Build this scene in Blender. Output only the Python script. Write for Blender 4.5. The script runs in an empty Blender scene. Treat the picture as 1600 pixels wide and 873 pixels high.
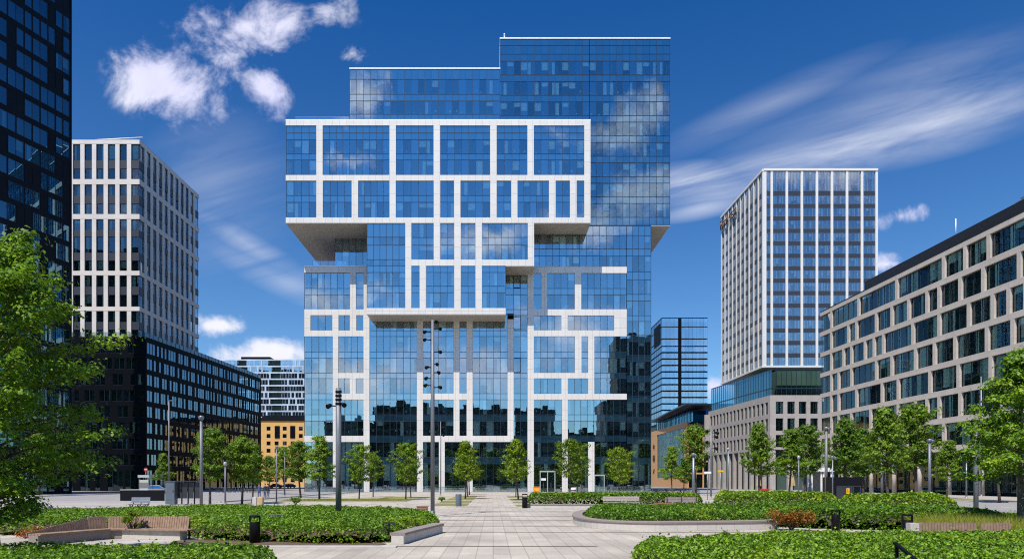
import bpy, bmesh, math, random
import numpy as np
from mathutils import Vector, Matrix
R = math.radians
rnd = random.Random(7)
F, CX, HZ, EYE = 1067.0, 770.0, 752.0, 2.05      # measured lens of the place: focal length, vanishing point, eye height

def P(px, py, Y): return Vector(((px-CX)*Y/F, Y, EYE-(py-HZ)*Y/F))
def PX(px, Y): return (px-CX)*Y/F
def PZ(py, Y): return EYE-(py-HZ)*Y/F
def G(px, py, h=0.0):
    Y = (EYE-h)*F/(py-HZ); return ((px-CX)*Y/F, Y)

scene = bpy.context.scene
col = scene.collection

# ------------------------------------------------------------------ node helpers
class NT:
    def __init__(s, tree): s.t = tree; s.n = tree.nodes; s.l = tree.links
    def new(s, typ, **kw):
        n = s.n.new(typ)
        for k, v in kw.items(): setattr(n, k, v)
        return n
    def put(s, sock, val):
        if hasattr(val, 'is_output') or isinstance(val, bpy.types.NodeSocket): s.l.new(val, sock)
        else: sock.default_value = val
    def math(s, op, a, b=None, c=None, clamp=False):
        n = s.new('ShaderNodeMath', operation=op, use_clamp=clamp); s.put(n.inputs[0], a)
        if b is not None: s.put(n.inputs[1], b)
        if c is not None: s.put(n.inputs[2], c)
        return n.outputs[0]
    def mix(s, fac, a, b):
        n = s.new('ShaderNodeMix', data_type='RGBA'); s.put(n.inputs[0], fac); s.put(n.inputs[6], c4(a)); s.put(n.inputs[7], c4(b)); return n.outputs[2]
    def mrange(s, v, a, b, c=0.0, d=1.0, smooth=False):
        n = s.new('ShaderNodeMapRange', interpolation_type='SMOOTHSTEP' if smooth else 'LINEAR')
        s.put(n.inputs[0], v)
        for i, x in zip((1, 2, 3, 4), (a, b, c, d)): s.put(n.inputs[i], x)
        return n.outputs[0]
    def noise(s, vec, scale, detail=4, rough=0.55, dist=0.0):
        n = s.new('ShaderNodeTexNoise'); s.put(n.inputs['Scale'], scale); s.put(n.inputs['Detail'], detail); s.put(n.inputs['Roughness'], rough); s.put(n.inputs['Distortion'], dist)
        if vec is not None: s.put(n.inputs['Vector'], vec)
        return n.outputs[0]
    def pos(s): return s.new('ShaderNodeNewGeometry').outputs['Position']
    def objc(s): return s.new('ShaderNodeTexCoord').outputs['Object']
    def sep(s, v):
        n = s.new('ShaderNodeSeparateXYZ'); s.put(n.inputs[0], v); return n.outputs
    def comb(s, x, y, z):
        n = s.new('ShaderNodeCombineXYZ')
        for i, v in enumerate((x, y, z)): s.put(n.inputs[i], v)
        return n.outputs[0]
def c4(c): return (c[0], c[1], c[2], 1.0) if isinstance(c, (tuple, list)) and len(c) == 3 else c

def newmat(name):
    m = bpy.data.materials.new(name); m.use_nodes = True; m.node_tree.nodes.clear()
    t = NT(m.node_tree); out = t.new('ShaderNodeOutputMaterial'); return m, t, out

def solid(name, c, rough=0.6, metal=0.0, var=0.12, scale=1.5, bump=0.0, spec=0.5, c2=None, seams=None, seamc=0.6):
    m, t, out = newmat(name)
    p = t.new('ShaderNodeBsdfPrincipled'); t.put(p.inputs['Roughness'], rough); t.put(p.inputs['Metallic'], metal)
    t.put(p.inputs['Specular IOR Level'], spec)
    pos = t.pos(); n = t.noise(pos, scale, 6)
    f = t.mrange(n, 0.25, 0.75)
    d = c2 or tuple(x*(1-var) for x in c); b = c if c2 else tuple(min(1, x*(1+var)) for x in c)
    colr = t.mix(f, d, b)
    if seams:     # panel joints, real gaps between cladding panels (x/y pitch, z pitch, width)
        px, pz, w = seams
        o = t.sep(pos)
        h = t.math('ADD', o[0], t.math('MULTIPLY', o[1], 1.0))
        a = t.math('LESS_THAN', t.math('FRACT', t.math('DIVIDE', h, px)), w/px)
        c = t.math('LESS_THAN', t.math('FRACT', t.math('DIVIDE', o[2], pz)), w/pz)
        s = t.math('MAXIMUM', a, c)
        cell = t.comb(t.math('FLOOR', t.math('DIVIDE', h, px)), t.math('FLOOR', t.math('DIVIDE', o[2], pz)), 0.0)
        wn = t.new('ShaderNodeTexWhiteNoise'); t.put(wn.inputs[0], cell)
        sc = t.new('ShaderNodeMix', data_type='RGBA', blend_type='MULTIPLY'); t.put(sc.inputs[0], 1.0); t.put(sc.inputs[6], colr)
        g = t.mrange(wn.outputs[0], 0, 1, 0.95, 1.02); gg = t.comb(g, g, g); t.put(sc.inputs[7], gg)
        colr = t.mix(s, sc.outputs[2], tuple(x*seamc for x in c_(c, d)))
    t.put(p.inputs['Base Color'], colr)
    if bump:
        bn = t.new('ShaderNodeBump'); t.put(bn.inputs['Strength'], bump); t.put(bn.inputs['Distance'], 0.02)
        t.put(bn.inputs['Height'], t.noise(pos, scale*12, 5)); t.put(p.inputs['Normal'], bn.outputs[0])
    t.l.new(p.outputs[0], out.inputs[0]); return m
def c_(a, d): return d

def glass(name, refl=0.5, tint=(0.5, 0.66, 0.64), gl=(0.8, 0.9, 1.0), wave=0.03, rough=0.0):
    m, t, out = newmat(name)
    tr = t.new('ShaderNodeBsdfTransparent'); t.put(tr.inputs[0], c4(tint))
    g = t.new('ShaderNodeBsdfGlossy'); t.put(g.inputs['Color'], c4(gl)); t.put(g.inputs['Roughness'], rough)
    lw = t.new('ShaderNodeLayerWeight'); t.put(lw.inputs[0], 0.35)
    bn = t.new('ShaderNodeBump'); t.put(bn.inputs['Strength'], wave); t.put(bn.inputs['Distance'], 0.05)
    t.put(bn.inputs['Height'], t.noise(t.pos(), 0.9, 2)); t.put(g.inputs['Normal'], bn.outputs[0])
    geo = t.new('ShaderNodeNewGeometry')
    r0 = t.mrange(geo.outputs['Random Per Island'], 0, 1, refl-0.07, refl+0.07)
    fac = t.mrange(lw.outputs['Fresnel'], 0.0, 1.0, r0, 1.0)
    mx = t.new('ShaderNodeMixShader'); t.put(mx.inputs[0], fac); t.l.new(tr.outputs[0], mx.inputs[1]); t.l.new(g.outputs[0], mx.inputs[2])
    t.l.new(mx.outputs[0], out.inputs[0]); return m

def spandrel(name, c, refl=0.5, gl=(0.8, 0.9, 1.0)):
    m, t, out = newmat(name)
    d = t.new('ShaderNodeBsdfDiffuse')
    geo = t.new('ShaderNodeNewGeometry')
    t.put(d.inputs[0], t.mix(geo.outputs['Random Per Island'], tuple(x*0.8 for x in c), tuple(x*1.25 for x in c)))
    g = t.new('ShaderNodeBsdfGlossy'); t.put(g.inputs['Color'], c4(gl)); t.put(g.inputs['Roughness'], 0.01)
    mx = t.new('ShaderNodeMixShader'); t.put(mx.inputs[0], refl); t.l.new(d.outputs[0], mx.inputs[1]); t.l.new(g.outputs[0], mx.inputs[2])
    t.l.new(mx.outputs[0], out.inputs[0]); return m

def leafmat(name, dark, light, patch=None, trans=0.35, pscale=0.6, plo=0.55, tint=True):
    m, t, out = newmat(name)
    geo = t.new('ShaderNodeNewGeometry')
    oi = t.new('ShaderNodeObjectInfo'); rr = t.math('POWER', geo.outputs['Random Per Island'], 1.25)
    c = t.mix(rr, dark, light); k = t.mrange(oi.outputs['Random'], 0, 1, 0.72, 1.12)
    hv = t.new('ShaderNodeHueSaturation'); t.put(hv.inputs['Hue'], t.mrange(oi.outputs['Random'], 0, 1, 0.512, 0.492)); t.put(hv.inputs['Value'], k); t.put(hv.inputs['Color'], c); c = hv.outputs[0] if tint else c
    dead = t.math('GREATER_THAN', t.noise(t.pos(), 2.3, 3), 0.70); c = t.mix(t.math('MULTIPLY', dead, t.math('GREATER_THAN', geo.outputs['Random Per Island'], 0.55)), c, tuple(x*y for x, y in zip(light, (1.3, 0.62, 1.2))))
    n = t.noise(t.pos(), pscale, 4)
    if patch: c = t.mix(t.mrange(n, plo, plo+0.14), c, patch)
    p = t.new('ShaderNodeBsdfPrincipled'); t.put(p.inputs['Base Color'], c); t.put(p.inputs['Roughness'], 0.5); t.put(p.inputs['Specular IOR Level'], 0.3)
    tl = t.new('ShaderNodeBsdfTranslucent'); t.put(tl.inputs[0], t.mix(0.4, c, (0.25, 0.42, 0.04)))
    mx = t.new('ShaderNodeMixShader'); t.put(mx.inputs[0], trans); t.l.new(p.outputs[0], mx.inputs[1]); t.l.new(tl.outputs[0], mx.inputs[2])
    t.l.new(mx.outputs[0], out.inputs[0]); return m

def paving(name, cx, cy, base, joint=0.03, drain=False):
    m, t, out = newmat(name)
    pos = t.pos(); o = t.sep(pos)
    row = t.math('FLOOR', t.math('DIVIDE', o[1], cy))
    x = t.math('DIVIDE', t.math('ADD', o[0], 0.0), cx)
    fx, fy = t.math('FRACT', x), t.math('FRACT', t.math('DIVIDE', o[1], cy))
    j = t.math('MAXIMUM', t.math('LESS_THAN', fx, joint/cx), t.math('LESS_THAN', fy, joint*0.8/cy))
    wn = t.new('ShaderNodeTexWhiteNoise'); t.put(wn.inputs[0], t.comb(t.math('FLOOR', x), row, 0.0))
    n1 = t.noise(pos, 0.35, 6, 0.6); n2 = t.noise(pos, 9.0, 5, 0.6)
    g = t.math('MULTIPLY', t.mrange(wn.outputs[0], 0, 1, 0.9, 1.07), t.math('MULTIPLY', t.mrange(n1, 0.3, 0.7, 0.70, 1.09), t.mrange(n2, 0.3, 0.7, 0.9, 1.08)))
    mu = t.new('ShaderNodeMix', data_type='RGBA', blend_type='MULTIPLY'); t.put(mu.inputs[0], 1.0); t.put(mu.inputs[6], c4(base)); t.put(mu.inputs[7], t.comb(g, g, g))
    st = t.math('GREATER_THAN', t.noise(pos, 3.1, 2), 0.72)          # worn dark spots
    c = t.mix(t.math('MULTIPLY', st, 0.3), mu.outputs[2], (0.15, 0.14, 0.12))
    c = t.mix(t.math('MULTIPLY', j, 0.45), c, tuple(b*0.36 for b in base))
    p = t.new('ShaderNodeBsdfPrincipled'); t.put(p.inputs['Base Color'], c); t.put(p.inputs['Roughness'], 0.8); t.put(p.inputs['Specular IOR Level'], 0.25)
    bn = t.new('ShaderNodeBump'); t.put(bn.inputs['Strength'], 0.4); t.put(bn.inputs['Distance'], 0.01)
    t.put(bn.inputs['Height'], t.math('SUBTRACT', n2, j)); t.put(p.inputs['Normal'], bn.outputs[0])
    t.l.new(p.outputs[0], out.inputs[0]); return m

M = {}
M['white'] = solid('white_cladding', (0.655, 0.62, 0.565), 0.45, var=0.03, scale=0.5, seams=(1.385, 2.06, 0.05), seamc=0.6)
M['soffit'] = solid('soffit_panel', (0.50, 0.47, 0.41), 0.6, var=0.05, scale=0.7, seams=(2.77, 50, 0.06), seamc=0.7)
M['whitecap'] = solid('white_metal_cap', (0.8, 0.8, 0.8), 0.35)
M['mull'] = solid('dark_mullion', (0.025, 0.04, 0.06), 0.35, 0.3)
M['glass'] = glass('facade_glass', 0.31, (0.82, 0.99, 0.94), (0.78, 0.95, 1.0), 0.018)
M['glass_b'] = glass('tower_glass', 0.24, (0.76, 0.96, 0.95), (0.66, 0.92, 1.0), 0.018)
M['spand'] = spandrel('facade_spandrel', (0.010, 0.035, 0.055), 0.36, (0.78, 0.95, 1.0))
M['spand_b'] = spandrel('tower_spandrel', (0.008, 0.03, 0.05), 0.29, (0.62, 0.90, 1.0))
M['blind'] = solid('window_blind', (0.74, 0.82, 0.80), 0.8, var=0.1, scale=0.4)
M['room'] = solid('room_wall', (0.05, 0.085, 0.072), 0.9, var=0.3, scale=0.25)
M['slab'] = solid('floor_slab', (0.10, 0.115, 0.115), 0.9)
M['roof'] = solid('roof_gravel', (0.3, 0.3, 0.29), 0.9, bump=0.3)
M['glass_g'] = glass('green_glass', 0.05, (0.76, 0.96, 0.86), (0.75, 0.9, 1.0), 0.03)
M['glass_d'] = glass('dark_block_glass', 0.30, (0.5, 0.65, 0.65), (0.55, 0.72, 0.85), 0.04)
M['glass_s'] = glass('shaded_tower_glass', 0.24, (0.35, 0.55, 0.65), (0.45, 0.82, 1.0), 0.01)
M['glass_w'] = glass('fin_tower_glass', 0.28, (0.92, 0.97, 0.98), (0.85, 0.9, 0.95), 0.04)
M['glass_c'] = glass('clear_glass', 0.12, (0.85, 0.93, 0.95), (0.9, 0.95, 1.0), 0.0)
M['darkclad'] = solid('dark_cladding', (0.006, 0.008, 0.012), 0.5, spec=0.15, var=0.2, scale=0.4, seams=(1.33, 3.55, 0.03), seamc=0.5)
M['darkclad2'] = solid('dark_brown_cladding', (0.003, 0.004, 0.006), 0.55, spec=0.06, var=0.2, scale=0.4)
M['darkspand'] = solid('dark_spandrel_panel', (0.026, 0.030, 0.040), 0.45, var=0.1)
M['pale'] = solid('pale_stone_cladding', (0.62, 0.57, 0.525), 0.65, var=0.05, scale=0.8, seams=(2.6, 2.05, 0.03), seamc=0.8)
M['beige'] = solid('beige_stone', (0.53, 0.465, 0.40), 0.75, var=0.08, scale=0.8, bump=0.1, seams=(1.7, 1.04, 0.03), seamc=0.78)
M['greystone'] = solid('grey_stone', (0.40, 0.36, 0.33), 0.75, var=0.08, scale=0.8, bump=0.1, seams=(1.4, 0.99, 0.03), seamc=0.8)
M['fin'] = solid('white_fin', (0.68, 0.655, 0.61), 0.4, var=0.03)
M['ochre'] = solid('ochre_render', (0.62, 0.35, 0.11), 0.8, var=0.07, scale=0.6)
M['orange'] = solid('orange_brick', (0.55, 0.30, 0.13), 0.8, var=0.1, scale=2.0)
M['blackroof'] = solid('black_roof', (0.012, 0.012, 0.014), 0.5)
M['farwhite'] = solid('far_white_panel', (0.45, 0.5, 0.55), 0.4, var=0.3, scale=0.3)
M['farglass'] = glass('far_glass', 0.42, (0.85, 0.95, 0.97), (0.8, 0.92, 1.0), 0.05)
M['steel'] = solid('galvanised_steel', (0.22, 0.23, 0.25), 0.45, 0.6, var=0.12, scale=3)
M['steel_l'] = solid('light_steel', (0.42, 0.43, 0.44), 0.4, 0.2)
M['darksteel'] = solid('dark_steel', (0.05, 0.052, 0.058), 0.45, 0.5, var=0.15, scale=3)
M['poleg'] = solid('grey_pole_paint', (0.16, 0.165, 0.18), 0.5, 0.2, var=0.12, scale=2)
M['black'] = solid('black_paint', (0.004, 0.0045, 0.006), 0.5, var=0.3, scale=4, spec=0.2)
M['lens'] = solid('lamp_lens', (0.28, 0.29, 0.30), 0.15)
M['wood'] = solid('weathered_timber', (0.36, 0.24, 0.165), 0.8, scale=6, bump=0.3, c2=(0.20, 0.125, 0.085))
M['redwood'] = solid('red_brown_timber', (0.36, 0.17, 0.10), 0.6, scale=6, bump=0.2, c2=(0.24, 0.10, 0.06))
M['greywood'] = solid('grey_timber', (0.38, 0.32, 0.29), 0.8, scale=6, bump=0.2, c2=(0.26, 0.21, 0.19))
M['granite'] = solid('light_granite', (0.52, 0.48, 0.43), 0.8, var=0.12, scale=14, bump=0.2, seams=(1.0, 3.0, 0.015), seamc=0.6)
M['slabtop'] = solid('brown_granite_slab', (0.25, 0.205, 0.18), 0.7, var=0.15, scale=14, bump=0.2)
M['bark'] = solid('tree_bark', (0.10, 0.08, 0.06), 0.9, scale=9, bump=0.6, c2=(0.04, 0.032, 0.026))
M['bark_l'] = solid('pale_tree_bark', (0.20, 0.155, 0.11), 0.9, scale=9, bump=0.6, c2=(0.09, 0.07, 0.05))
M['leaf'] = leafmat('tree_leaf', (0.060, 0.140, 0.008), (0.26, 0.39, 0.020), (0.30, 0.40, 0.025), 0.42, 1.2)
M['leaf_d'] = leafmat('deep_green_leaf', (0.045, 0.105, 0.007), (0.20, 0.33, 0.018), (0.24, 0.36, 0.02), 0.40, 1.0)
M['leaf_y'] = leafmat('yellow_green_leaf', (0.10, 0.18, 0.008), (0.32, 0.42, 0.022), None, 0.44)
M['leaf_big'] = leafmat('broad_tree_leaf', (0.050, 0.130, 0.008), (0.27, 0.44, 0.020), (0.32, 0.46, 0.025), 0.42, 1.0, tint=False)
M['ivy'] = leafmat('ivy_leaf', (0.030, 0.095, 0.005), (0.27, 0.46, 0.022), (0.27, 0.38, 0.02), 0.28, 0.5, 0.56)
M['ivy_b'] = leafmat('bright_ivy_leaf', (0.050, 0.13, 0.005), (0.30, 0.46, 0.020), (0.34, 0.44, 0.02), 0.28, 0.5, 0.54)
M['grassy'] = leafmat('dry_grass_blade', (0.20, 0.23, 0.02), (0.42, 0.42, 0.06), None, 0.3)
M['redleaf'] = leafmat('red_leaf', (0.28, 0.045, 0.012), (0.42, 0.12, 0.02), (0.10, 0.17, 0.02), 0.25, 3.0, 0.53)
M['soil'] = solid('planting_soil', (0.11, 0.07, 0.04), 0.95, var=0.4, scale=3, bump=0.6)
M['bedsoil'] = solid('bed_soil_shade_tone', (0.055, 0.05, 0.02), 0.95, var=0.4, scale=3, bump=0.6)  # darker copy of the soil, shade between the leaves put into its colour
M['verge'] = solid('dry_grass_ground', (0.24, 0.20, 0.075), 0.95, scale=2.5, bump=0.5, c2=(0.13, 0.15, 0.04))
M['plaza'] = paving('concrete_pavers', 0.48, 2.4, (0.46, 0.41, 0.345))
M['walk'] = paving('footway_pavers', 0.9, 0.9, (0.42, 0.385, 0.35))
M['asphalt'] = solid('asphalt', (0.27, 0.255, 0.245), 0.85, var=0.12, scale=0.6, bump=0.3)
M['groundm'] = solid('city_ground', (0.25, 0.24, 0.23), 0.9, var=0.15, scale=0.1, bump=0.2)
M['kerb'] = solid('kerb_granite', (0.45, 0.42, 0.39), 0.8, var=0.12, scale=4)
M['drain'] = solid('slot_drain', (0.06, 0.055, 0.05), 0.7)
M['rubber'] = solid('rubber', (0.012, 0.012, 0.012), 0.8)
M['red'] = solid('red_paint', (0.45, 0.02, 0.015), 0.35, var=0.1)
M['yellow'] = solid('yellow_paint', (0.75, 0.42, 0.01), 0.5)
M['orangep'] = solid('orange_plastic', (0.75, 0.22, 0.03), 0.5)
M['whitep'] = solid('white_paint', (0.75, 0.75, 0.74), 0.4)
M['bluegrey'] = solid('blue_grey_paint', (0.10, 0.125, 0.15), 0.4)
M['canvas'] = solid('tan_canvas', (0.45, 0.32, 0.17), 0.85)
M['skin'] = solid('skin', (0.5, 0.3, 0.22), 0.5)
M['jacket'] = solid('dark_jacket', (0.02, 0.022, 0.03), 0.8)
M['denim'] = solid('blue_denim', (0.06, 0.09, 0.18), 0.85)
M['hair'] = solid('dark_hair', (0.03, 0.02, 0.015), 0.6)
M['carglass'] = glass('car_glass', 0.35, (0.2, 0.25, 0.25), (1, 1, 1), 0)
M['signbrown'] = solid('bronze_letter', (0.09, 0.05, 0.04), 0.4, 0.2)
M['spandrel_far'] = spandrel('far_window_band', (0.012, 0.016, 0.018), 0.06)
M['backwall'] = solid('skylit_tone_wall', (0.055, 0.065, 0.075), 0.8)  # blue grey of sky-lit shade put into the wall colour
M['ink'] = solid('black_letter', (0.03, 0.02, 0.02), 0.6)

# ------------------------------------------------------------------ object helpers
def tag(o, label=None, cat=None, group=None, kind=None):
    if label: o['label'] = label
    if cat: o['category'] = cat
    if group: o['group'] = group
    if kind: o['kind'] = kind
    return o
def empty(name, loc, label, cat, group=None, rz=0.0):
    o = bpy.data.objects.new(name, None); col.objects.link(o); o.location = loc; o.rotation_euler[2] = rz
    o.empty_display_size = 0.3
    return tag(o, label, cat, group)
def offs(o):
    v = Vector((0, 0, 0))
    while o: v += o.location; o = o.parent
    return v
def copy_tree(o, parent=None):
    c = o.copy(); col.objects.link(c)
    if parent: c.parent = parent
    for ch in list(o.children): copy_tree(ch, c)
    return c

class MB:
    def __init__(s): s.v = []; s.f = []; s.m = []; s.sm = []
    def add(s, vs, fs, mat=0, smooth=False):
        b = len(s.v); s.v.extend([tuple(x) for x in vs])
        for f in fs: s.f.append([b+i for i in f]); s.m.append(mat); s.sm.append(smooth)
    def box(s, x0, x1, y0, y1, z0, z1, mat=0):
        vs = [(x, y, z) for z in (z0, z1) for x, y in ((x0, y0), (x1, y0), (x1, y1), (x0, y1))]
        s.add(vs, BOXF, mat)
    def quad(s, pts, mat=0): s.add(pts, [tuple(range(len(pts)))], mat)
    def tube(s, pts, rad, n=8, mat=0, cap=True, smooth=True):
        pts = [Vector(p) for p in pts]; k = len(pts)
        rad = [rad]*k if not isinstance(rad, (list, tuple)) else rad
        vs = []; prev = None
        for i, p in enumerate(pts):
            d = (pts[min(i+1, k-1)]-pts[max(i-1, 0)]).normalized()
            if prev is None:
                a = Vector((0, 0, 1)) if abs(d.z) < 0.9 else Vector((1, 0, 0)); u = d.cross(a).normalized()
            else: u = (prev-d*prev.dot(d)).normalized()
            prev = u; w = d.cross(u)
            for j in range(n):
                t = 2*math.pi*j/n; vs.append(p+(u*math.cos(t)+w*math.sin(t))*rad[i])
        fs = [(i*n+j, i*n+(j+1) % n, (i+1)*n+(j+1) % n, (i+1)*n+j) for i in range(k-1) for j in range(n)]
        s.add(vs, fs, mat, smooth)
        if cap:
            b = len(s.v)-k*n
            s.f.append([b+j for j in range(n)][::-1]); s.m.append(mat); s.sm.append(False)
            s.f.append([b+(k-1)*n+j for j in range(n)]); s.m.append(mat); s.sm.append(False)
    def lathe(s, prof, c=(0, 0, 0), n=20, mat=0, smooth=True):
        vs = [(c[0]+r*math.cos(2*math.pi*j/n), c[1]+r*math.sin(2*math.pi*j/n), c[2]+z) for r, z in prof for j in range(n)]
        k = len(prof)
        s.add(vs, [(i*n+j, i*n+(j+1) % n, (i+1)*n+(j+1) % n, (i+1)*n+j) for i in range(k-1) for j in range(n)], mat, smooth)
    def ring(s, c, rmaj, rmin, axis, n=20, m=6, mat=0):
        axis = Vector(axis).normalized(); a = axis.orthogonal().normalized(); b = axis.cross(a)
        pts = [Vector(c)+(a*math.cos(2*math.pi*i/n)+b*math.sin(2*math.pi*i/n))*rmaj for i in range(n+1)]
        s.tube(pts, rmin, m, mat, cap=False)
    def build(s, name, mats, parent=None, loc=None, bevel=0.0):
        mats = mats if isinstance(mats, (list, tuple)) else [mats]
        o0 = offs(parent) if parent else Vector(loc) if loc is not None else Vector((0, 0, 0))
        me = bpy.data.meshes.new(name)
        me.from_pydata([(x-o0.x, y-o0.y, z-o0.z) for x, y, z in s.v], [], s.f)
        for m in mats: me.materials.append(m)
        me.polygons.foreach_set('material_index', s.m); me.polygons.foreach_set('use_smooth', s.sm); me.update()
        o = bpy.data.objects.new(name, me); col.objects.link(o)
        if parent: o.parent = parent
        elif loc is not None: o.location = loc
        if bevel:
            b = o.modifiers.new('bevel', 'BEVEL'); b.width = bevel; b.segments = 2; b.limit_method = 'ANGLE'
        return o
BOXF = [(0, 3, 2, 1), (4, 5, 6, 7), (0, 1, 5, 4), (1, 2, 6, 5), (2, 3, 7, 6), (3, 0, 4, 7)]

class Face:
    """a vertical facade running from p0 (left as seen from outside) to p1"""
    def __init__(s, p0, p1):
        s.p0 = Vector((p0[0], p0[1], 0)); d = Vector((p1[0], p1[1], 0))-s.p0; s.L = d.length; s.u = d.normalized(); s.n = Vector((s.u.y, -s.u.x, 0))
    def pt(s, u, z, d=0.0): return s.p0+s.u*u+s.n*d+Vector((0, 0, z))
    def box(s, mb, u0, u1, z0, z1, d0, d1, mat=0):
        vs = [s.pt(u, z, d) for z in (z0, z1) for u, d in ((u0, d1), (u1, d1), (u1, d0), (u0, d0))]
        mb.add(vs, BOXF, mat)
    def quad(s, mb, u0, u1, z0, z1, d, mat=0, tilt=0.0):
        a, b = (rnd.uniform(-tilt, tilt) for _ in range(2)); w, h = (u1-u0)/2, (z1-z0)/2
        mb.quad([s.pt(u0, z0, d-a*w-b*h), s.pt(u1, z0, d+a*w-b*h), s.pt(u1, z1, d+a*w+b*h), s.pt(u0, z1, d-a*w+b*h)], mat)
    def uof(s, px):       # u along the face where it meets the sight line of column px
        k = (px-CX)/F; den = s.u.x-k*s.u.y
        return (k*s.p0.y-s.p0.x)/den

def add_window(mb, fc, u0, u1, z0, z1, rec, panes, curt=0.5, tilt=0.003, fr=0.06, trans=None):
    """mats: 0 frame 1 glass 2 curtain; the pane sits back by rec"""
    n = max(1, panes); w = (u1-u0)/n
    zs = [z0]+(trans or [])+[z1]
    for i in range(n):
        for a, b in zip(zs[:-1], zs[1:]): fc.quad(mb, u0+i*w+0.01, u0+(i+1)*w-0.01, a+0.01, b-0.01, -rec, 1, tilt)
    for i in range(n+1):
        c = u0+i*w; lo = max(u0, c-fr/2); hi = min(u1, c+fr/2)
        if i == 0: lo, hi = u0, u0+fr
        if i == n: lo, hi = u1-fr, u1
        fc.box(mb, lo, hi, z0, z1, -rec-0.05, -rec+0.06, 0)
    for i, z in enumerate(zs):
        lo, hi = (z, z+fr) if i == 0 else (z-fr, z) if i == len(zs)-1 else (z-fr/2, z+fr/2)
        fc.box(mb, u0+fr, u1-fr, lo, hi, -rec-0.045, -rec+0.05, 0)
    for i in range(n):
        if rnd.random() < curt:
            k = rnd.random(); a = u0+i*w+0.04; b = a+w-0.08
            if k < 0.35: fc.quad(mb, a, a+(b-a)*rnd.uniform(0.25, 0.6), z0+0.05, z1-0.05, -rec-0.25, 2)
            elif k < 0.7: fc.quad(mb, b-(b-a)*rnd.uniform(0.25, 0.6), b, z0+0.05, z1-0.05, -rec-0.25, 2)
            else: fc.quad(mb, a, b, z1-(z1-z0)*rnd.uniform(0.2, 1.0), z1-0.05, -rec-0.25, 2)

def windows(parent, specs, mats, name='window', cap=100):
    """specs: (face,u0,u1,z0,z1,rec,panes,curt[,trans]); nearest ones become parts of their own, the rest one part"""
    def score(s):
        c = s[0].pt((s[1]+s[2])/2, (s[3]+s[4])/2); px = CX+F*c.x/max(c.y, 1); py = HZ-F*(c.z-EYE)/max(c.y, 1)
        vis = 1.0 if -20 < px < 1620 and -20 < py < 770 else 0.001
        va = abs(s[0].n.dot(Vector((c.x, c.y, 0)).normalized()))
        return -(s[2]-s[1])*(s[4]-s[3])*va/c.y**2*vis
    specs = sorted(specs, key=score)
    for s in specs[:cap]:
        mb = MB(); add_window(mb, *s[:8], trans=s[8] if len(s) > 8 else None); mb.build(name, mats, parent)
    if len(specs) > cap:
        mb = MB()
        for s in specs[cap:]: add_window(mb, *s[:8], trans=s[8] if len(s) > 8 else None)
        tag(mb.build(name+'_grid', mats, parent), kind='stuff')

exec_parts = []
# ================================================================== SETTING: ground, plaza, roads
def sheet(name, pts, z, mat, kind='structure'):
    mb = MB(); mb.quad([(x, y, z) for x, y in pts]); return tag(mb.build(name, mat), kind=kind)
def rect(x0, x1, y0, y1): return [(x0, y0), (x1, y0), (x1, y1), (x0, y1)]
sheet('ground', rect(-3000, 3000, -1500, 6000), 0.0, M['groundm'])
sheet('plaza', rect(-24, 31.7, -12, 133), 0.004, M['plaza'])
sheet('street', rect(-160, -24.3, 26, 35), 0.008, M['asphalt'])
sheet('verge_ground', rect(-160, -24.3, 35.2, 40), 0.012, M['soil'])
sheet('tram_street', rect(-160, -24.3, 40.2, 52), 0.008, M['asphalt'])
sheet('footway', rect(-160, -24.3, 52.2, 66), 0.012, M['walk'])
sheet('side_road', rect(-62, -27, 68, 290), 0.008, M['asphalt'])
sheet('road', rect(32, 50, -40, 290), 0.008, M['asphalt'])
mb = MB(); mb.box(50, 50.25, -40, 158, 0, 0.12); mb.box(31.72, 31.98, -40, 158, 0, 0.12); mb.box(-62.3, -62, 68, 288, 0, 0.12); mb.box(-26.98, -26.7, 68, 288, 0, 0.12)
mb.box(-62, -27, 67.7, 67.95, 0, 0.10); mb.box(-160, -24.3, 35.02, 35.18, 0, 0.1); mb.box(-160, -24.3, 40.02, 40.18, 0, 0.1)
tag(mb.build('kerb', M['kerb']), kind='structure')
mb = MB(); mb.box(50.26, 66.6, -40, 158, 0, 0.115); tag(mb.build('pavement', M['walk']), kind='structure')
mb = MB(); mb.box(51.0, 53.2, 44, 80, 0.1, 0.135); mb.box(51.0, 53.2, 86, 120, 0.1, 0.135); tag(mb.build('verge', M['verge']), kind='structure')
mb = MB()
for y, w in ((21.55, 0.11), (27.6, 0.10), (31.4, 0.10), (36.2, 0.10), (40.1, 0.11), (46.5, 0.1), (53.5, 0.1)): mb.box(-9 if y < 23 else -2.9, 24 if y > 25 else 3.3, y, y+w, 0.0, 0.016)
tag(mb.build('drain_channel', M['drain']), kind='structure')
mb = MB()
for x0, x1, y0, y1 in ((-23, -9, 71, 80), (-5.2, -2.2, 58, 64), (-5.2, -2.2, 66, 73), (-5.2, -2.2, 76, 84), (-5.2, -2.2, 88, 97), (2.0, 4.2, 56.5, 60), (2.0, 4.2, 65, 70), (2.0, 4.2, 74, 82), (2.0, 4.2, 88, 96), (-14, -8.3, 84, 92)):
    mb.box(x0, x1, y0, y1, 0.0, 0.03)
tag(mb.build('tree_pit_ground', M['verge']), kind='structure')
# lane lines
mb = MB()
for i in range(16): mb.box(40.9, 41.05, -20+i*9, -17+i*9, 0.009, 0.012)
for i in range(12): mb.box(-44.6, -44.45, 72+i*9, 75+i*9, 0.009, 0.012)
tag(mb.build('road_marking', M['whitep']), kind='structure')

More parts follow.
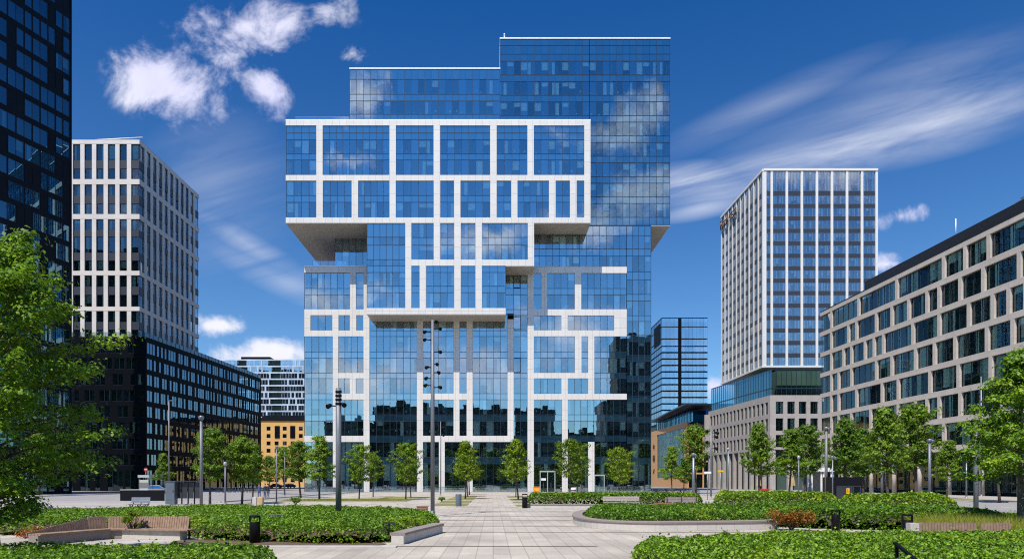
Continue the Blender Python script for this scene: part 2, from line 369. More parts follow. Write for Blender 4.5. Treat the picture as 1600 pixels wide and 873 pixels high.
# ================================================================== MAIN BUILDING
P0, P1, PB = 132.4, 138.0, 166.0
main = empty('office_building', (-2, P1, 0), 'tall stacked office block of blue glass boxes banded with white grid frames in the centre', 'building')
f0 = Face((-200, P0), (200, P0)); f1 = Face((-200, P1), (200, P1))
def fx(px, Y): return PX(px, Y)+200.0

def bay(Y, fc, x0, x1, rows, mats=('glass', 'spand'), pitch=10.8, blind=0.30, name='window'):
    """one glazed field of the main building: panes; sub-parts mullions and blinds"""
    u0, u1 = fx(x0, Y), fx(x1, Y)
    n = max(1, round((x1-x0)/pitch)); w = (u1-u0)/n
    mb = MB(); mu = MB(); bl = MB()
    for (ya, yb, k) in rows:
        z1, z0 = PZ(ya, Y), PZ(yb, Y)
        for i in range(n):
            fc.quad(mb, u0+i*w+0.012, u0+(i+1)*w-0.012, z0+0.012, z1-0.012, 0.0, 0 if k == 'v' else 1, 0.0022)
            if k == 'v':
                r = rnd.random(); a = u0+i*w+0.05; b = u0+(i+1)*w-0.05
                if r < blind*0.45: fc.quad(bl, a, b, z1-(z1-z0)*rnd.choice((0.3, 0.45, 0.6)), z1, -0.35)
                elif r < blind*0.75: fc.quad(bl, a, b-(b-a)*rnd.choice((0.0, 0.4, 0.55)), z0, z1, -0.35)
                elif r < blind: fc.quad(bl, a+(b-a)*rnd.choice((0.5, 0.6)), b, z0, z1, -0.35)
                elif r < blind+0.3:                                  # random pale boxes standing in for bright specks indoors
                    c = rnd.uniform(a+0.1, b-0.3); zz = z0+rnd.uniform(0.3, 1.3); s = rnd.uniform(0.12, 0.3)
                    fc.box(bl, c, c+s, zz, zz+rnd.uniform(0.12, 0.5), -1.3, -1.1)
    for i in range(n+1):
        c = u0+i*w; fc.box(mu, c-0.035, c+0.035, PZ(rows[-1][1], Y), PZ(rows[0][0], Y), -0.06, 0.07)
    ys = sorted(set([r[0] for r in rows]+[rows[-1][1]]))
    for y in ys:
        z = PZ(y, Y); fc.box(mu, u0, u1, z-0.04, z+0.04, -0.055, 0.062)
    g = mb.build(name, [M[mats[0]], M[mats[1]]], main)
    mu.build('mullions', M['mull'], g)
    if bl.v: bl.build('blinds', M['blind'], g)
    return g
def rows_of(lst, a, b):
    """clip (y0,y1,kind) list"""
    o = []
    for y0, y1, k in lst:
        lo, hi = max(y0, a), min(y1, b)
        if hi-lo > 1.2: o.append((lo, hi, k))
    return o
def mk(seq):
    o = []
    for i in range(0, len(seq)-2, 2): o.append((seq[i], seq[i+2], seq[i+1]))
    return o
UP0 = mk([197, 's', 208, 's', 218.5, 'v', 240.6, 's', 250, 'v', 274.3, 's', 283, 'v', 305.5, 's', 316, 'v', 340.5])
MID = mk([348.5, 'v', 371, 's', 383, 'v', 406, 's', 415.6, 's', 425.5, 'v', 447, 's', 457, 'v', 481.5])
MIDL = mk([348.5, 's', 370.5, 'v', 383, 's', 405.5, 'v', 415, 's', 425.5, 'v', 447, 's', 457, 'v', 481.5])
LOW = mk([417, 's', 426.4, 'v', 450.5, 's', 460.3, 'v', 483.5, 's', 492.5, 'v', 516.5, 's', 525.5, 'v', 549.5, 's', 559, 'v', 582.5, 's', 591, 'v', 614.6, 's', 624, 'v', 647.5, 's', 657.5, 'v', 680.5, 's', 690, 'v', 714, 's', 724, 'v', 768])
TOW = [(62, 71.3, 's'), (71.3, 84.8, 's'), (84.8, 95.7, 's')]
for k in range(8): TOW += [(95.7+31.75*k, 117.3+31.75*k, 'v'), (117.3+31.75*k, 127.45+31.75*k, 's')]
TOW[-1] = (TOW[-1][0], 352, 's')
RGT = mk([353, 's', 368, 'v', 389, 's', 400, 'v', 424.6, 's', 437, 'v', 459.7, 's', 470, 'v', 493, 's', 502, 'v', 523.7, 's', 533.5, 'v', 555, 's', 564.5, 'v', 587, 's', 596, 'v', 619, 's', 628, 'v', 651, 's', 660, 'v', 683, 's', 692, 'v', 715, 's', 724, 'v', 768])

frames = {}
def bar(mb, Y, fc, x0, x1, y0, y1, d1=0.22, d0=-0.25): fc.box(mb, fx(x0, Y), fx(x1, Y), PZ(y1, Y), PZ(y0, Y), d0, d1)
# --- top white framed block (front plane P0)
w = MB()
ROWB = [(447, 922.5, 188.5, 197), (447, 922.5, 274.3, 283), (447, 922.5, 340.5, 348.5)]
for r in ROWB: bar(w, P0, f0, *r)
cu = [(494.7, 504.5), (608.7, 618.8), (677.6, 687.8), (765.8, 776), (824, 834), (912.7, 922.5)]
cl = [(494.7, 504.8), (549.8, 559.9), (608.7, 618.6), (677.8, 688), (709.4, 719.5), (766, 776), (798.6, 808.5), (857.6, 868), (890.3, 900.8), (912.7, 922.5)]
for a, b in cu: bar(w, P0, f0, a, b, 197, 274.3, 0.215)
for a, b in cl: bar(w, P0, f0, a, b, 283, 340.5, 0.215)
for cols_, ya, yb in ((cu, 197, 274.3), (cl, 283, 340.5)):
    e = 447.4
    for a, b in cols_:
        if a-e > 3: bay(P0, f0, e, a, rows_of(UP0, ya, yb))
        e = b
# --- middle hanging block
mu_ = [(633.5, 643), (677.8, 688), (709.8, 720), (742.8, 753), (824.6, 834.4)]
ml_ = [(633.5, 643), (655.8, 666), (709.8, 720), (742.8, 753)]
bar(w, P0, f0, 633.5, 834.4, 406, 415.6); bar(w, P0, f0, 573.3, 790, 481.5, 491)
for a, b in mu_: bar(w, P0, f0, a, b, 348.5, 406, 0.215)
for a, b in ml_: bar(w, P0, f0, a, b, 415.6, 481.5, 0.215)
bay(P0, f0, 573.6, 633.5, MIDL)
for (a, b) in ((643, 677.8), (688, 709.8), (720, 742.8), (753, 824.6)): bay(P0, f0, a, b, rows_of(MID, 348.5, 406))
for (a, b) in ((643, 655.8), (666, 709.8), (720, 742.8), (753, 789.8)): bay(P0, f0, a, b, rows_of(MID, 415.6, 481.5))
w.build('white_frame', M['white'], main)
# --- lower left block (plane P1)
w = MB()
for r in ((475.7, 573.5, 416.8, 426.4), (475.7, 577.6, 483.5, 492.5), (475.7, 577.6, 516.5, 525.5), (520.5, 577.6, 582.5, 591), (520.5, 577.6, 614.6, 624), (475.7, 577.6, 680.5, 690)): bar(w, P1, f1, *r)
for a, b, y0, y1 in ((547.4, 556.5, 426.4, 483.5), (568.5, 577.6, 426.4, 483.5), (475.7, 485.5, 492.5, 516.5), (519.7, 529.3, 492.5, 516.5), (547, 557, 492.5, 516.5), (568, 577.6, 492.5, 516.5),
                     (520.5, 529, 525.5, 582.5), (568.3, 577.6, 525.5, 582.5), (520.5, 529, 591, 614.6), (547, 556.3, 591, 614.6), (568.3, 577.6, 591, 614.6), (520.5, 529, 624, 680.5), (568.3, 577.6, 624, 680.5), (520.5, 529, 690, 761), (568.7, 577.6, 690, 768)):
    bar(w, P1, f1, a, b, y0, y1, 0.215)
w.build('white_frame', M['white'], main)
for a, b, y0, y1 in ((476, 547.4, 426.4, 483.5), (556.5, 568.5, 426.4, 483.5), (485.5, 519.7, 492.5, 516.5), (529.3, 547, 492.5, 516.5), (557, 568, 492.5, 516.5), (476, 520.5, 525.5, 680.5), (529, 568.3, 525.5, 582.5),
                     (529, 547, 591, 614.6), (556.3, 568.3, 591, 614.6), (529, 568.3, 624, 680.5), (476, 520.5, 690, 768), (529, 568.7, 690, 768)):
    bay(P1, f1, a, b, rows_of(LOW, y0, y1))
# --- lower centre
w = MB()
for r in ((651.6, 738.6, 614.6, 624), (651.6, 802.5, 680.5, 690)): bar(w, P1, f1, *r)
for a, b, y0, y1 in ((651.6, 661, 499, 614.6), (651.6, 661, 624, 680.5), (651.6, 661, 690, 768), (708.8, 718, 499, 614.6), (708.8, 718, 624, 680.5), (729.2, 738.6, 499, 614.6), (729.2, 738.6, 624, 680.5), (686, 695, 690, 768), (729.2, 738.6, 690, 768), (793, 802.5, 499, 680.5)):
    bar(w, P1, f1, a, b, y0, y1, 0.215)
w.build('white_frame', M['white'], main)
for a, b, y0, y1 in ((577.8, 651.6, 490, 768), (661, 708.8, 490, 614.6), (661, 708.8, 624, 680.5), (718, 729.2, 490, 614.6), (718, 729.2, 624, 680.5), (738.6, 793, 490, 680.5), (802.5, 824, 417, 768), (661, 686, 690, 768), (695, 729.2, 690, 768), (738.6, 802.5, 690, 768), (789, 802.5, 417, 490)):
    bay(P1, f1, a, b, rows_of(LOW, y0, y1))
# --- lower right
w = MB()
for r in ((824.2, 979, 417, 427), (824.2, 979, 483.5, 493), (824.2, 979, 516.3, 525.5), (824.2, 928.3, 582.5, 591), (824.2, 979, 615, 624)): bar(w, P1, f1, *r)
for a, b, y0, y1 in ((824.2, 834, 427, 483.5), (845.7, 855, 427, 483.5), (898, 908, 427, 483.5), (824.2, 834, 493, 516.3), (877, 886.8, 493, 516.3), (959.4, 979, 493, 516.3), (824.2, 834, 525.5, 582.5), (898, 908.4, 525.5, 582.5), (918.7, 928.3, 525.5, 582.5),
                     (824.2, 834, 591, 615), (877, 887, 591, 615), (918.7, 928.3, 591, 615), (824.2, 834, 624, 768), (878, 887, 624, 768), (918.7, 928.5, 690, 767.5)):
    bar(w, P1, f1, a, b, y0, y1, 0.215)
w.build('white_frame', M['white'], main)
for a, b, y0, y1 in ((834, 845.7, 427, 483.5), (855, 898, 427, 483.5), (908, 979, 427, 483.5), (834, 877, 493, 516.3), (886.8, 959.4, 493, 516.3), (834, 898, 525.5, 582.5), (908.4, 918.7, 525.5, 582.5), (928.3, 979, 525.5, 615), (834, 877, 591, 615), (887, 918.7, 591, 615),
                     (834, 878, 624, 735), (887, 979, 624, 690), (887, 918.7, 690, 768), (928.5, 979, 690, 768), (834, 844, 735, 768), (867, 878, 735, 768)):
    bay(P1, f1, a, b, rows_of(LOW, y0, y1))
# --- tower
bay(P1, f1, 781.5, 921, rows_of(TOW, 62, 196), ('glass_b', 'spand_b'), 10.7, 0.34, 'curtain_wall')
bay(P1, f1, 921, 1046.5, TOW, ('glass_b', 'spand_b'), 10.6, 0.34, 'curtain_wall')
bay(P1, f1, 546.5, 781, mk([109, 's', 124.2, 'v', 147.6, 's', 158, 'v', 178.8, 's', 192]), ('glass', 'spand'), 10.7, 0.3, 'curtain_wall')
bay(P1, f1, 832, 979, rows_of(RGT, 353, 417), ('glass', 'spand'), 10.8)
bay(P1, f1, 979, 1017, RGT, ('glass', 'spand'), 10.8, 0.35, 'curtain_wall')
f2 = Face((-200, 140.6), (200, 140.6))
bay(140.6, f2, 523.6, 578, mk([369, 's', 391, 'v', 418]), ('glass', 'spand'), 11)
# --- volumes: interiors, slabs, side walls, roofs and soffits
def volume(Y, Yb, x0, x1, ytop, ybot, rows, sides=(True, True), inner=3.6):
    X0, X1, Z1, Z0 = PX(x0, Y), PX(x1, Y), PZ(ytop, Y), max(0.02, PZ(ybot, Y))
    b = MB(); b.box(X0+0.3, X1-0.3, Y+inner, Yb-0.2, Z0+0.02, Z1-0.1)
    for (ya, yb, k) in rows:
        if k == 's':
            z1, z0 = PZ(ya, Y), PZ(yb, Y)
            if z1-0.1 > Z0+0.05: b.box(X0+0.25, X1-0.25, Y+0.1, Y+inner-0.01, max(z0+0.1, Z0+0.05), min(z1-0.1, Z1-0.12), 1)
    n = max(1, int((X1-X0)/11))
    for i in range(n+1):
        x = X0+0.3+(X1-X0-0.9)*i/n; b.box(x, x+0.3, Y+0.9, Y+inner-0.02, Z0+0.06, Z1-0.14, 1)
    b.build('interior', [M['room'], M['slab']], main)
    s = MB()
    if sides[0]: s.box(X0+0.02, X0+0.2, Y+0.13, Yb, Z0+0.01, Z1-0.05)
    if sides[1]: s.box(X1-0.2, X1-0.02, Y+0.13, Yb, Z0+0.01, Z1-0.05)
    s.box(X0+0.21, X1-0.21, Yb-0.15, Yb, Z0+0.01, Z1-0.05)
    s.build('side_wall', M['spand'], main)
    r = MB(); r.box(X0-0.05, X1+0.05, Y-0.1, Yb, Z1-0.03, Z1+0.22); return r, X0, X1, Z0, Z1
r, X0, X1, Z0, Z1 = volume(P0, PB, 447, 922.5, 188.8, 348.6, rows_of(UP0, 197, 340)); r.build('roof_edge', M['whitecap'], main)
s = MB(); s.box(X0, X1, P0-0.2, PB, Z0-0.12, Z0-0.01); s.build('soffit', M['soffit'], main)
# glass balustrade on the roof terrace of the top block
s = MB(); s.box(PX(459, P0), PX(544, P0), P0+1.0, P0+1.03, Z1+0.25, Z1+1.3); s.build('balustrade', M['glass_c'], main)
r, X0, X1, Z0, Z1 = volume(P0, P1+1.0, 573.5, 834.4, 348.7, 415.6, rows_of(MID, 349, 415)); 
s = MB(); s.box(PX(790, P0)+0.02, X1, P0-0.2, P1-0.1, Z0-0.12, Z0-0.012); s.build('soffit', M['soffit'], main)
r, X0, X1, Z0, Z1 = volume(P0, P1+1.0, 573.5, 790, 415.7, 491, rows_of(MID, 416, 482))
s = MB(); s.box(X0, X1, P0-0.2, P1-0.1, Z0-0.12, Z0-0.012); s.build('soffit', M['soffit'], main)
r, X0, X1, Z0, Z1 = volume(P1, PB, 475.7, 979, 417, 769, LOW); s = MB(); s.box(X0, PX(573, P1), P1-0.2, PB, Z1+0.02, Z1+0.2); s.build('roof_edge', M['whitecap'], main)
s = MB(); s.box(X0+1.5, PX(540, P1), P1+0.3, P1+0.33, Z1+0.2, Z1+1.3)
for i in range(6): s.box(X0+1.5+i*1.6, X0+1.54+i*1.6, P1+0.26, P1+0.3, Z1+0.2, Z1+1.32, 1)
s.build('balustrade', [M['glass_c'], M['mull']], main)
volume(P1, PB, 979, 1017.3, 352.5, 769, RGT, (False, True))
volume(P1+0.02, PB-0.3, 832, 979, 352.5, 417, rows_of(RGT, 353, 417), (False, False))
volume(140.6, PB-1, 523.6, 700, 366, 417.6, [], (True, False))
r, X0, X1, Z0, Z1 = volume(P1, PB, 781.3, 1047, 61, 352, TOW); r.build('roof_edge', M['whitecap'], main)
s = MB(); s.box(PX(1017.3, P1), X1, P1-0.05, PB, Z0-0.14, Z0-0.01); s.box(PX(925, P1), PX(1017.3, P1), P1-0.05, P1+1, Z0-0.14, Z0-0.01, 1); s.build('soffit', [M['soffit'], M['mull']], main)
r, X0, X1, Z0, Z1 = volume(P1, PB, 546.3, 781.2, 108, 192, mk([109, 's', 124.2, 'v', 147.6, 's', 158, 'v', 178.8, 's', 192]), (True, False)); r.build('roof_edge', M['whitecap'], main)
# plant mast on the tower roof
s = MB(); x = PX(788, P1+2); zt = PZ(60, P1)
s.tube([(x, P1+2, zt), (x, P1+2, zt+2.2)], 0.06, 6); s.tube([(x-0.2, P1+2, zt+1.7), (x+0.2, P1+2, zt+1.7)], 0.05, 6); s.lathe([(0.0, 0.0), (0.13, 0.05), (0.13, 0.3), (0, 0.36)], (x, P1+2, zt+1.9), 8)
s.build('roof_mast', M['whitecap'], main)
# opening vents framed in black
s = MB()
for a, b, y0, y1 in ((802, 814, 494, 515), (802, 814, 559, 582), (802, 813, 428, 450)):
    u0, u1, z0, z1 = fx(a, P1), fx(b, P1), PZ(y1, P1), PZ(y0, P1)
    s = MB(); f1.box(s, u0, u1, z0, z0+0.12, 0.07, 0.12); f1.box(s, u0, u1, z1-0.12, z1, 0.07, 0.12); f1.box(s, u0, u0+0.12, z0+0.12, z1-0.12, 0.07, 0.12); f1.box(s, u1-0.12, u1, z0+0.12, z1-0.12, 0.07, 0.12); s.build('vent_frame', M['black'], main)
# entrance doors
def entrance(x0, x1, y0, leaves):
    d = MB(); u0, u1, z1 = fx(x0, P1), fx(x1, P1), PZ(y0, P1); g = MB()
    n = leaves; ww = (u1-u0)/n
    for i in range(n+1): f1.box(d, u0+i*ww-0.08, u0+i*ww+0.08, 0, z1-0.25, -0.1, 0.12)
    f1.box(d, u0-0.1, u1+0.1, z1-0.25, z1, -0.1, 0.13)
    for i in range(n): f1.quad(g, u0+i*ww+0.1, u0+(i+1)*ww-0.1, 0.03, z1-0.25, 0.0)
    o = d.build('door', M['steel_l'], main); g.build('door_glass', M['glass_g'], o)
    h = MB()
    for i in range(n): f1.box(h, u0+(i+0.45)*ww, u0+(i+0.45)*ww+0.05, 0.8, 1.9, 0.05, 0.13)
    h.build('handle', M['steel'], o)
entrance(844, 867, 735, 2); entrance(929, 944, 741, 1)
s = MB(); f1.box(s, fx(845.5, P1), fx(853, P1), 2.3, 2.75, 0.02, 0.06); s.build('door_notice', M['whitep'], main)

# ================================================================== LEFT DARK TOWER
YT = 117.0; far = Vector((PX(110, YT), YT)); d_ = Vector((0.335, 0.942)).normalized(); near = far-d_*24
T1 = empty('office_tower', (near.x, near.y, 0), 'near black high rise with staggered blue windows cut off by the top of the view', 'tower')
fc = Face(near, far); H = 88.0
w = MB(); core = MB(); specs = []
st, pit = 3.55, 24/18
for k in range(25):
    z = k*st
    fc.box(w, 0, 24, z-0.42, z+0.42, -0.35, 0.0)
    c = 0
    while c < 18:
        if rnd.random() < 0.62:
            n = min(rnd.choice((1, 2, 2)), 18-c); specs.append((fc, c*pit+0.05, (c+n)*pit-0.05, z+0.43, z+st-0.43, 0.12, n, 0.12)); 
            fc.box(w, c*pit-0.05, c*pit+0.05, z+0.42, z+st-0.42, -0.3, 0.02); c += n
        else: fc.box(w, c*pit+0.03, (c+1)*pit-0.03, z+0.42, z+st-0.42, -0.3, -0.04); c += 1
fc.box(w, 23.96, 24.2, 0, H, -0.5, 0.1); fc.box(w, 24.0, 24.2, 0, H, -22, -0.51)
fc.box(core, 0, 23.95, 0.02, H-0.1, -22, -1.6)
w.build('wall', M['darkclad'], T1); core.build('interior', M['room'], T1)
windows(T1, specs, [M['mull'], M['glass_s'], M['blind']])

# ================================================================== LEFT PALE TOWER ON DARK PODIUM
YW = 152.0
nc = (PX(218, YW), YW); fcn = (PX(311, 181.5), 181.5); wl = (PX(62, YW), YW)
T2 = empty('office_tower', (nc[0], nc[1], 0), 'pale stone gridded tower with paired storeys rising behind the black low block', 'tower')
ff = Face(wl, nc); fs = Face(nc, fcn)
zb = [(218.5, 225), (280, 288), (334.5, 342.3), (423, 430), (479, 485.5)]
WW = [(225, 250, 's', 263), (263, 280, None, 0), (288, 305, 's', 317.5), (317.5, 334.5, None, 0), (342.3, 358.8, 's', 369), (369, 394.5, 's', 406.5), (406.5, 423, None, 0), (430, 447.6, 's', 460), (460, 478.5, None, 0), (485.5, 502.6, 's', 514.5), (514.5, 531, None, 0)]
Zy = lambda y: PZ(y, YW)
w = MB(); sp = MB(); core = MB(); specs = []
Lf = ff.L; pf = 18.2*YW/F; pw = 6.6*YW/F
zt, z0 = Zy(218.3), Zy(531)
# front piers: their right edges fall at 132,150.3,168,186.6,204.5
ur = Lf-(217.6-204.4)*YW/F
edges = []; u = ur
while u > 0: edges.append((u-pw, u)); u -= pf
for a, b in edges: ff.box(w, max(0, a), b, z0, Zy(225), -0.45, 0.0)
for a, b in zb: ff.box(w, 0, Lf, Zy(b), Zy(a), -0.5, 0.03)
open_ = [(edges[i+1][1], edges[i][0]) for i in range(len(edges)-1)]+[(ur, Lf)]
for a, b, k, ys in WW:
    for o0, o1 in open_:
        specs.append((ff, o0, o1, Zy(b), Zy(a), 0.3, 1 if o1-o0 < 2 else 2, 0.55))
        if k: ff.box(sp, o0, o1, Zy(ys), Zy(b), -0.35, -0.18)
Ls = fs.L; nb = 11; ps = Ls/nb
for i in range(1, nb): fs.box(w, i*ps-0.5, i*ps+0.5, z0, Zy(225), -0.45, 0.0)
for a, b in zb: fs.box(w, 0.03, Ls, Zy(b), Zy(a), -0.5, 0.03)
for a, b, k, ys in WW:
    for i in range(nb):
        o0 = i*ps+0.5 if i else 0.05; o1 = (i+1)*ps-0.5 if i < nb-1 else Ls-0.05
        specs.append((fs, o0, o1, Zy(b), Zy(a), 0.3, 1, 0.2))
        if k: fs.box(sp, o0, o1, Zy(ys), Zy(b), -0.35, -0.15)
ff.box(core, 0.1, Lf-1.7, z0, zt-0.2, -28, -1.7); 
w.build('wall', M['pale'], T2); sp.build('spandrel_panel', M['darkspand'], T2); core.build('interior', M['room'], T2)
windows(T2, specs[:len(open_)*len(WW)], [M['mull'], M['glass_g'], M['blind']], cap=66)
windows(T2, specs[len(open_)*len(WW):], [M['mull'], M['glass_d'], M['blind']], cap=34)
s = MB(); s.quad([ff.pt(0, zt+0.04, 0), ff.pt(Lf, zt+0.04, 0), fs.pt(Ls, zt+0.04, 0), (ff.pt(0, zt+0.04, -29))]); s.build('roof', M['roof'], T2)
s = MB(); s.tube([ff.pt(Lf-15, zt+0.7, -2), ff.pt(Lf+0.2, zt+1.0, -1)], 0.12, 6)
for i in range(6): s.tube([ff.pt(Lf-14+i*2.6, zt, -1.9), ff.pt(Lf-14+i*2.6, zt+0.75, -1.9)], 0.06, 5)
s.build('roof_rail', M['whitecap'], T2)

YD = 150.0
nc = (PX(228, YD), YD); fa = (PX(408, 211), 211.0); wl = (PX(20, YD), YD)
T3 = empty('office_building', (nc[0], nc[1], 0), 'long low black office block below the pale gridded tower, reflecting orange walls', 'building')
ff = Face(wl, nc); fs = Face(nc, fa); Zy = lambda y: PZ(y, YD)
zt = Zy(526); pit = (zt-Zy(738))/8.47
w = MB(); core = MB(); specs = []; specf = []
for k in range(9):
    z = zt-k*pit
    if z < 1: break
    for fc in (ff, fs): fc.box(w, 0.0 if fc is ff else 0.02, fc.L, z-1.05, z, -0.4, 0.0)
    for fc in (ff, fs):
        u = 0.5; zz1, zz0 = z-1.06, z-pit+0.01
        if zz0 < 4.5: zz0 = 0.1
        while u < fc.L-1.2:
            r_ = rnd.random(); n = 1 if r_ < 0.35 else 2 if r_ < 0.85 else 3; ww = n*1.15
            if u+ww > fc.L-0.2: break
            (specs if fc is fs else specf).append((fc, u, u+ww, zz0, zz1, 0.16, n, 0.25 if fc is fs else 0.1)); 
            pw_ = rnd.choice((0.35, 0.45, 0.9)) if fc is fs else rnd.choice((0.4, 1.0, 1.6))
            fc.box(w, u+ww, min(fc.L, u+ww+pw_), zz0, zz1, -0.35, -0.02); u += ww+pw_
        fc.box(w, 0.0 if fc is ff else 0.021, 0.5, zz0, zz1, -0.35, -0.02)
        if u < fc.L-0.05: fc.box(w, u, fc.L, zz0, zz1, -0.35, -0.021)
ff.box(core, 0, ff.L-1.9, 0.05, zt-0.15, -60, -1.9)
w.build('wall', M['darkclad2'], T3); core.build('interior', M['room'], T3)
windows(T3, specs, [M['mull'], M['glass_d'], M['blind']], cap=80)
windows(T3, specf, [M['mull'], M['glass_g'], M['blind']], cap=20)
s = MB(); s.quad([ff.pt(0, zt+0.02, 0), ff.pt(ff.L, zt+0.02, 0), fs.pt(fs.L, zt+0.02, 0), ff.pt(0, zt+0.02, -61)]); s.build('roof', M['roof'], T3)
s = MB()
fs.box(s, 0, fs.L, zt+0.03, zt+1.15, -0.5, -0.47); ff.box(s, 0, ff.L-0.5, zt+0.03, zt+1.15, -0.5, -0.47)
for i in range(34): fs.box(s, 0.2+i*1.8, 0.25+i*1.8, zt+0.02, zt+1.17, -0.46, -0.41, 1)
for i in range(16): ff.box(s, 0.2+i*1.8, 0.25+i*1.8, zt+0.02, zt+1.17, -0.46, -0.41, 1)
s.build('balustrade', [M['glass_c'], M['darksteel']], T3)

# ================================================================== FAR LEFT: glass slab and ochre block
YF = 352.0
T4 = empty('office_building', (PX(430, YF), YF, 0), 'distant grey white glazed slab with dark balcony slots behind the ochre block', 'building')
ff = Face((PX(338, YF), YF), (PX(520, YF), YF)); zt = PZ(561, YF); w = MB(); core = MB(); specs = []; pit = 10*YF/F
for k in range(11):
    z = zt-k*pit; ff.box(w, 0, ff.L, z-0.7, z, -0.4, 0.0)
    c = 0.3
    while c < ff.L-2:
        px = 338+c*F/YF
        if 369 < px < 384 or 418 < px < 437: ff.box(w, c, c+1.5, z-0.9, z-0.71, -1.4, 0.1, 1); c += 1.6; continue
        n = rnd.choice((1, 1, 2)); specs.append((ff, c, c+1.5*n-0.1, z-pit+0.02, z-0.72, 0.1, n, 0.5))
        if rnd.random() < 0.3: ff.box(w, c+1.5*n-0.1, c+1.5*n+0.55, z-pit+0.01, z-0.71, -0.2, 0.02, 0); c += 0.65
        c += 1.5*n
ff.box(core, 0, ff.L, 0, zt-0.2, -20, -1.5); ff.box(w, 12, 27, zt+0.01, zt+1.6, -8, -2, 1)
w.build('wall', [M['farwhite'], M['darkclad2']], T4); core.build('interior', M['room'], T4)
windows(T4, specs, [M['farwhite'], M['farglass'], M['blind']], cap=60)

YO = 290.0
T5 = empty('apartment_building', (PX(440, YO), YO, 0), 'ochre yellow block with rows of small dark square windows below the distant slab', 'building')
ff = Face((PX(405, YO), YO), (14, YO)); zt = PZ(657, YO); w = MB(); core = MB(); specs = []
pit = 11.5*YO/F; pc = 12.6*YO/F
nrow = 8
ncol = int(ff.L/pc)
uc = [(PX(416.5, YO)-ff.p0.x)+i*pc for i in range(ncol)]
Zr = [(PZ(666+11.5*k, YO), PZ(672.2+11.5*k, YO)) for k in range(nrow)]
prev = zt
for (z1, z0) in Zr:
    ff.box(w, 0, ff.L, z1, prev, -0.5, 0.0); prev = z0
    e = 0
    for u in uc:
        ff.box(w, e, u, z0, z1, -0.5, 0.0); specs.append((ff, u, u+6.2*YO/F, z0, z1, 0.2, 1, 0.3)); e = u+6.2*YO/F
    ff.box(w, e, ff.L, z0, z1, -0.5, 0.0)
ff.box(w, 0, ff.L, 0, prev, -0.5, 0.0)
for px in (429.5, 453.5):                                    # tall dark stair recess panels
    u = PX(px, YO)-ff.p0.x; ff.box(w, u, u+7.5*YO/F, PZ(684, YO), PZ(665, YO), 0.03, 0.25, 1)
ff.box(core, 0.1, ff.L-0.1, 0, zt-0.2, -14, -1.2)
w.build('wall', [M['ochre'], M['darkclad2']], T5); core.build('interior', M['room'], T5)
windows(T5, specs, [M['mull'], M['glass_g'], M['blind']], cap=60)
s = MB(); za = zt; s.add([ff.pt(-0.4, za, 0.4), ff.pt(ff.L+.4, za, 0.4), ff.pt(ff.L+.4, za, -14), ff.pt(-0.4, za, -14), ff.pt(1, za+2.6, -3), ff.pt(ff.L-1, za+2.6, -3), ff.pt(ff.L-1, za+2.6, -11), ff.pt(1, za+2.6, -11)], BOXF); s.build('roof', M['darkclad2'], T5)

# ================================================================== RIGHT FAR: blue glass tower, orange building
YG = 340.0
T6 = empty('office_tower', (PX(1034, YG), YG, 0), 'small distant dark glass tower with a black strip, right of the central block', 'tower')
ff = Face((PX(1034, YG), YG), (PX(1105.5, YG), YG)); fl = Face((PX(1017.5, 363), 363.0), (PX(1034, YG), YG)); Zy = lambda y: PZ(y, YG)
zt = Zy(496); w = MB(); core = MB(); specs = []; lev = [(497, 510), (511, 528.5), (530, 540)]+[(541.5+10*k, 549.5+10*k) for k in range(12)]
for a, b in lev:
    for u0, u1 in ((0.1, ff.L*0.36), (ff.L*0.43, ff.L-0.1)): specs.append((ff, u0, u1, Zy(b), Zy(a), 0.1, max(1, int((u1-u0)/1.7)), 0.75 if a > 535 else 0.1))
    specs.append((fl, 0.1, fl.L-0.1, Zy(b), Zy(a), 0.1, 6, 0.05))
    for fc in (ff, fl): fc.box(w, 0, fc.L, Zy(b+ (2.0 if a > 540 else 1.0)), Zy(b), -0.3, 0.05)
for fc in (ff, fl): fc.box(w, 0, fc.L, Zy(497), zt, -0.3, 0.06)
ff.box(w, ff.L*0.365, ff.L*0.425, Zy(531), Zy(497), -0.4, 0.1); ff.box(w, ff.L*0.375, ff.L*0.415, 10, Zy(531), -0.4, 0.0)
fl.box(w, fl.L*0.3, fl.L*0.85, Zy(535), Zy(503), 0.02, 0.12)
ff.box(core, 0.2, ff.L, 0, zt-0.1, -26, -1.3)
w.build('wall', M['darkclad2'], T6); core.build('interior', M['room'], T6)
windows(T6, specs, [M['mull'], M['farglass'], M['blind']], cap=100)

YR = 232.0
A = (PX(1074, YR), YR); B = (PX(1017, 284), 284.0); C = (PX(1112, YR), YR)
T7 = empty('office_building', (A[0], A[1], 0), 'orange brick building with a big dark glazed grid wall under a curved dark canopy roof', 'building')
fl = Face(B, A); ff = Face(A, C); zt = PZ(657.5, YR); w = MB(); core = MB(); specs = []
fl.box(w, 0, fl.L, zt-1.9, zt, -0.5, 0); fl.box(w, fl.L-4.2, fl.L, 0, zt-1.91, -0.5, 0); fl.box(w, 0, 10, 0, zt-1.91, -0.5, 0); fl.box(w, 10.01, fl.L-4.21, 0, 3.5, -0.5, 0)
nr = 4; hh = (zt-1.92-3.5)/nr; u0, u1 = 10, fl.L-4.2
for k in range(nr):
    for i in range(6):
        a = u0+(u1-u0)*i/6; specs.append((fl, a+0.02, a+(u1-u0)/6-0.02, 3.5+k*hh, 3.5+(k+1)*hh-0.02, 0.3, 4, 0.15, [3.5+k*hh+hh*0.5]))
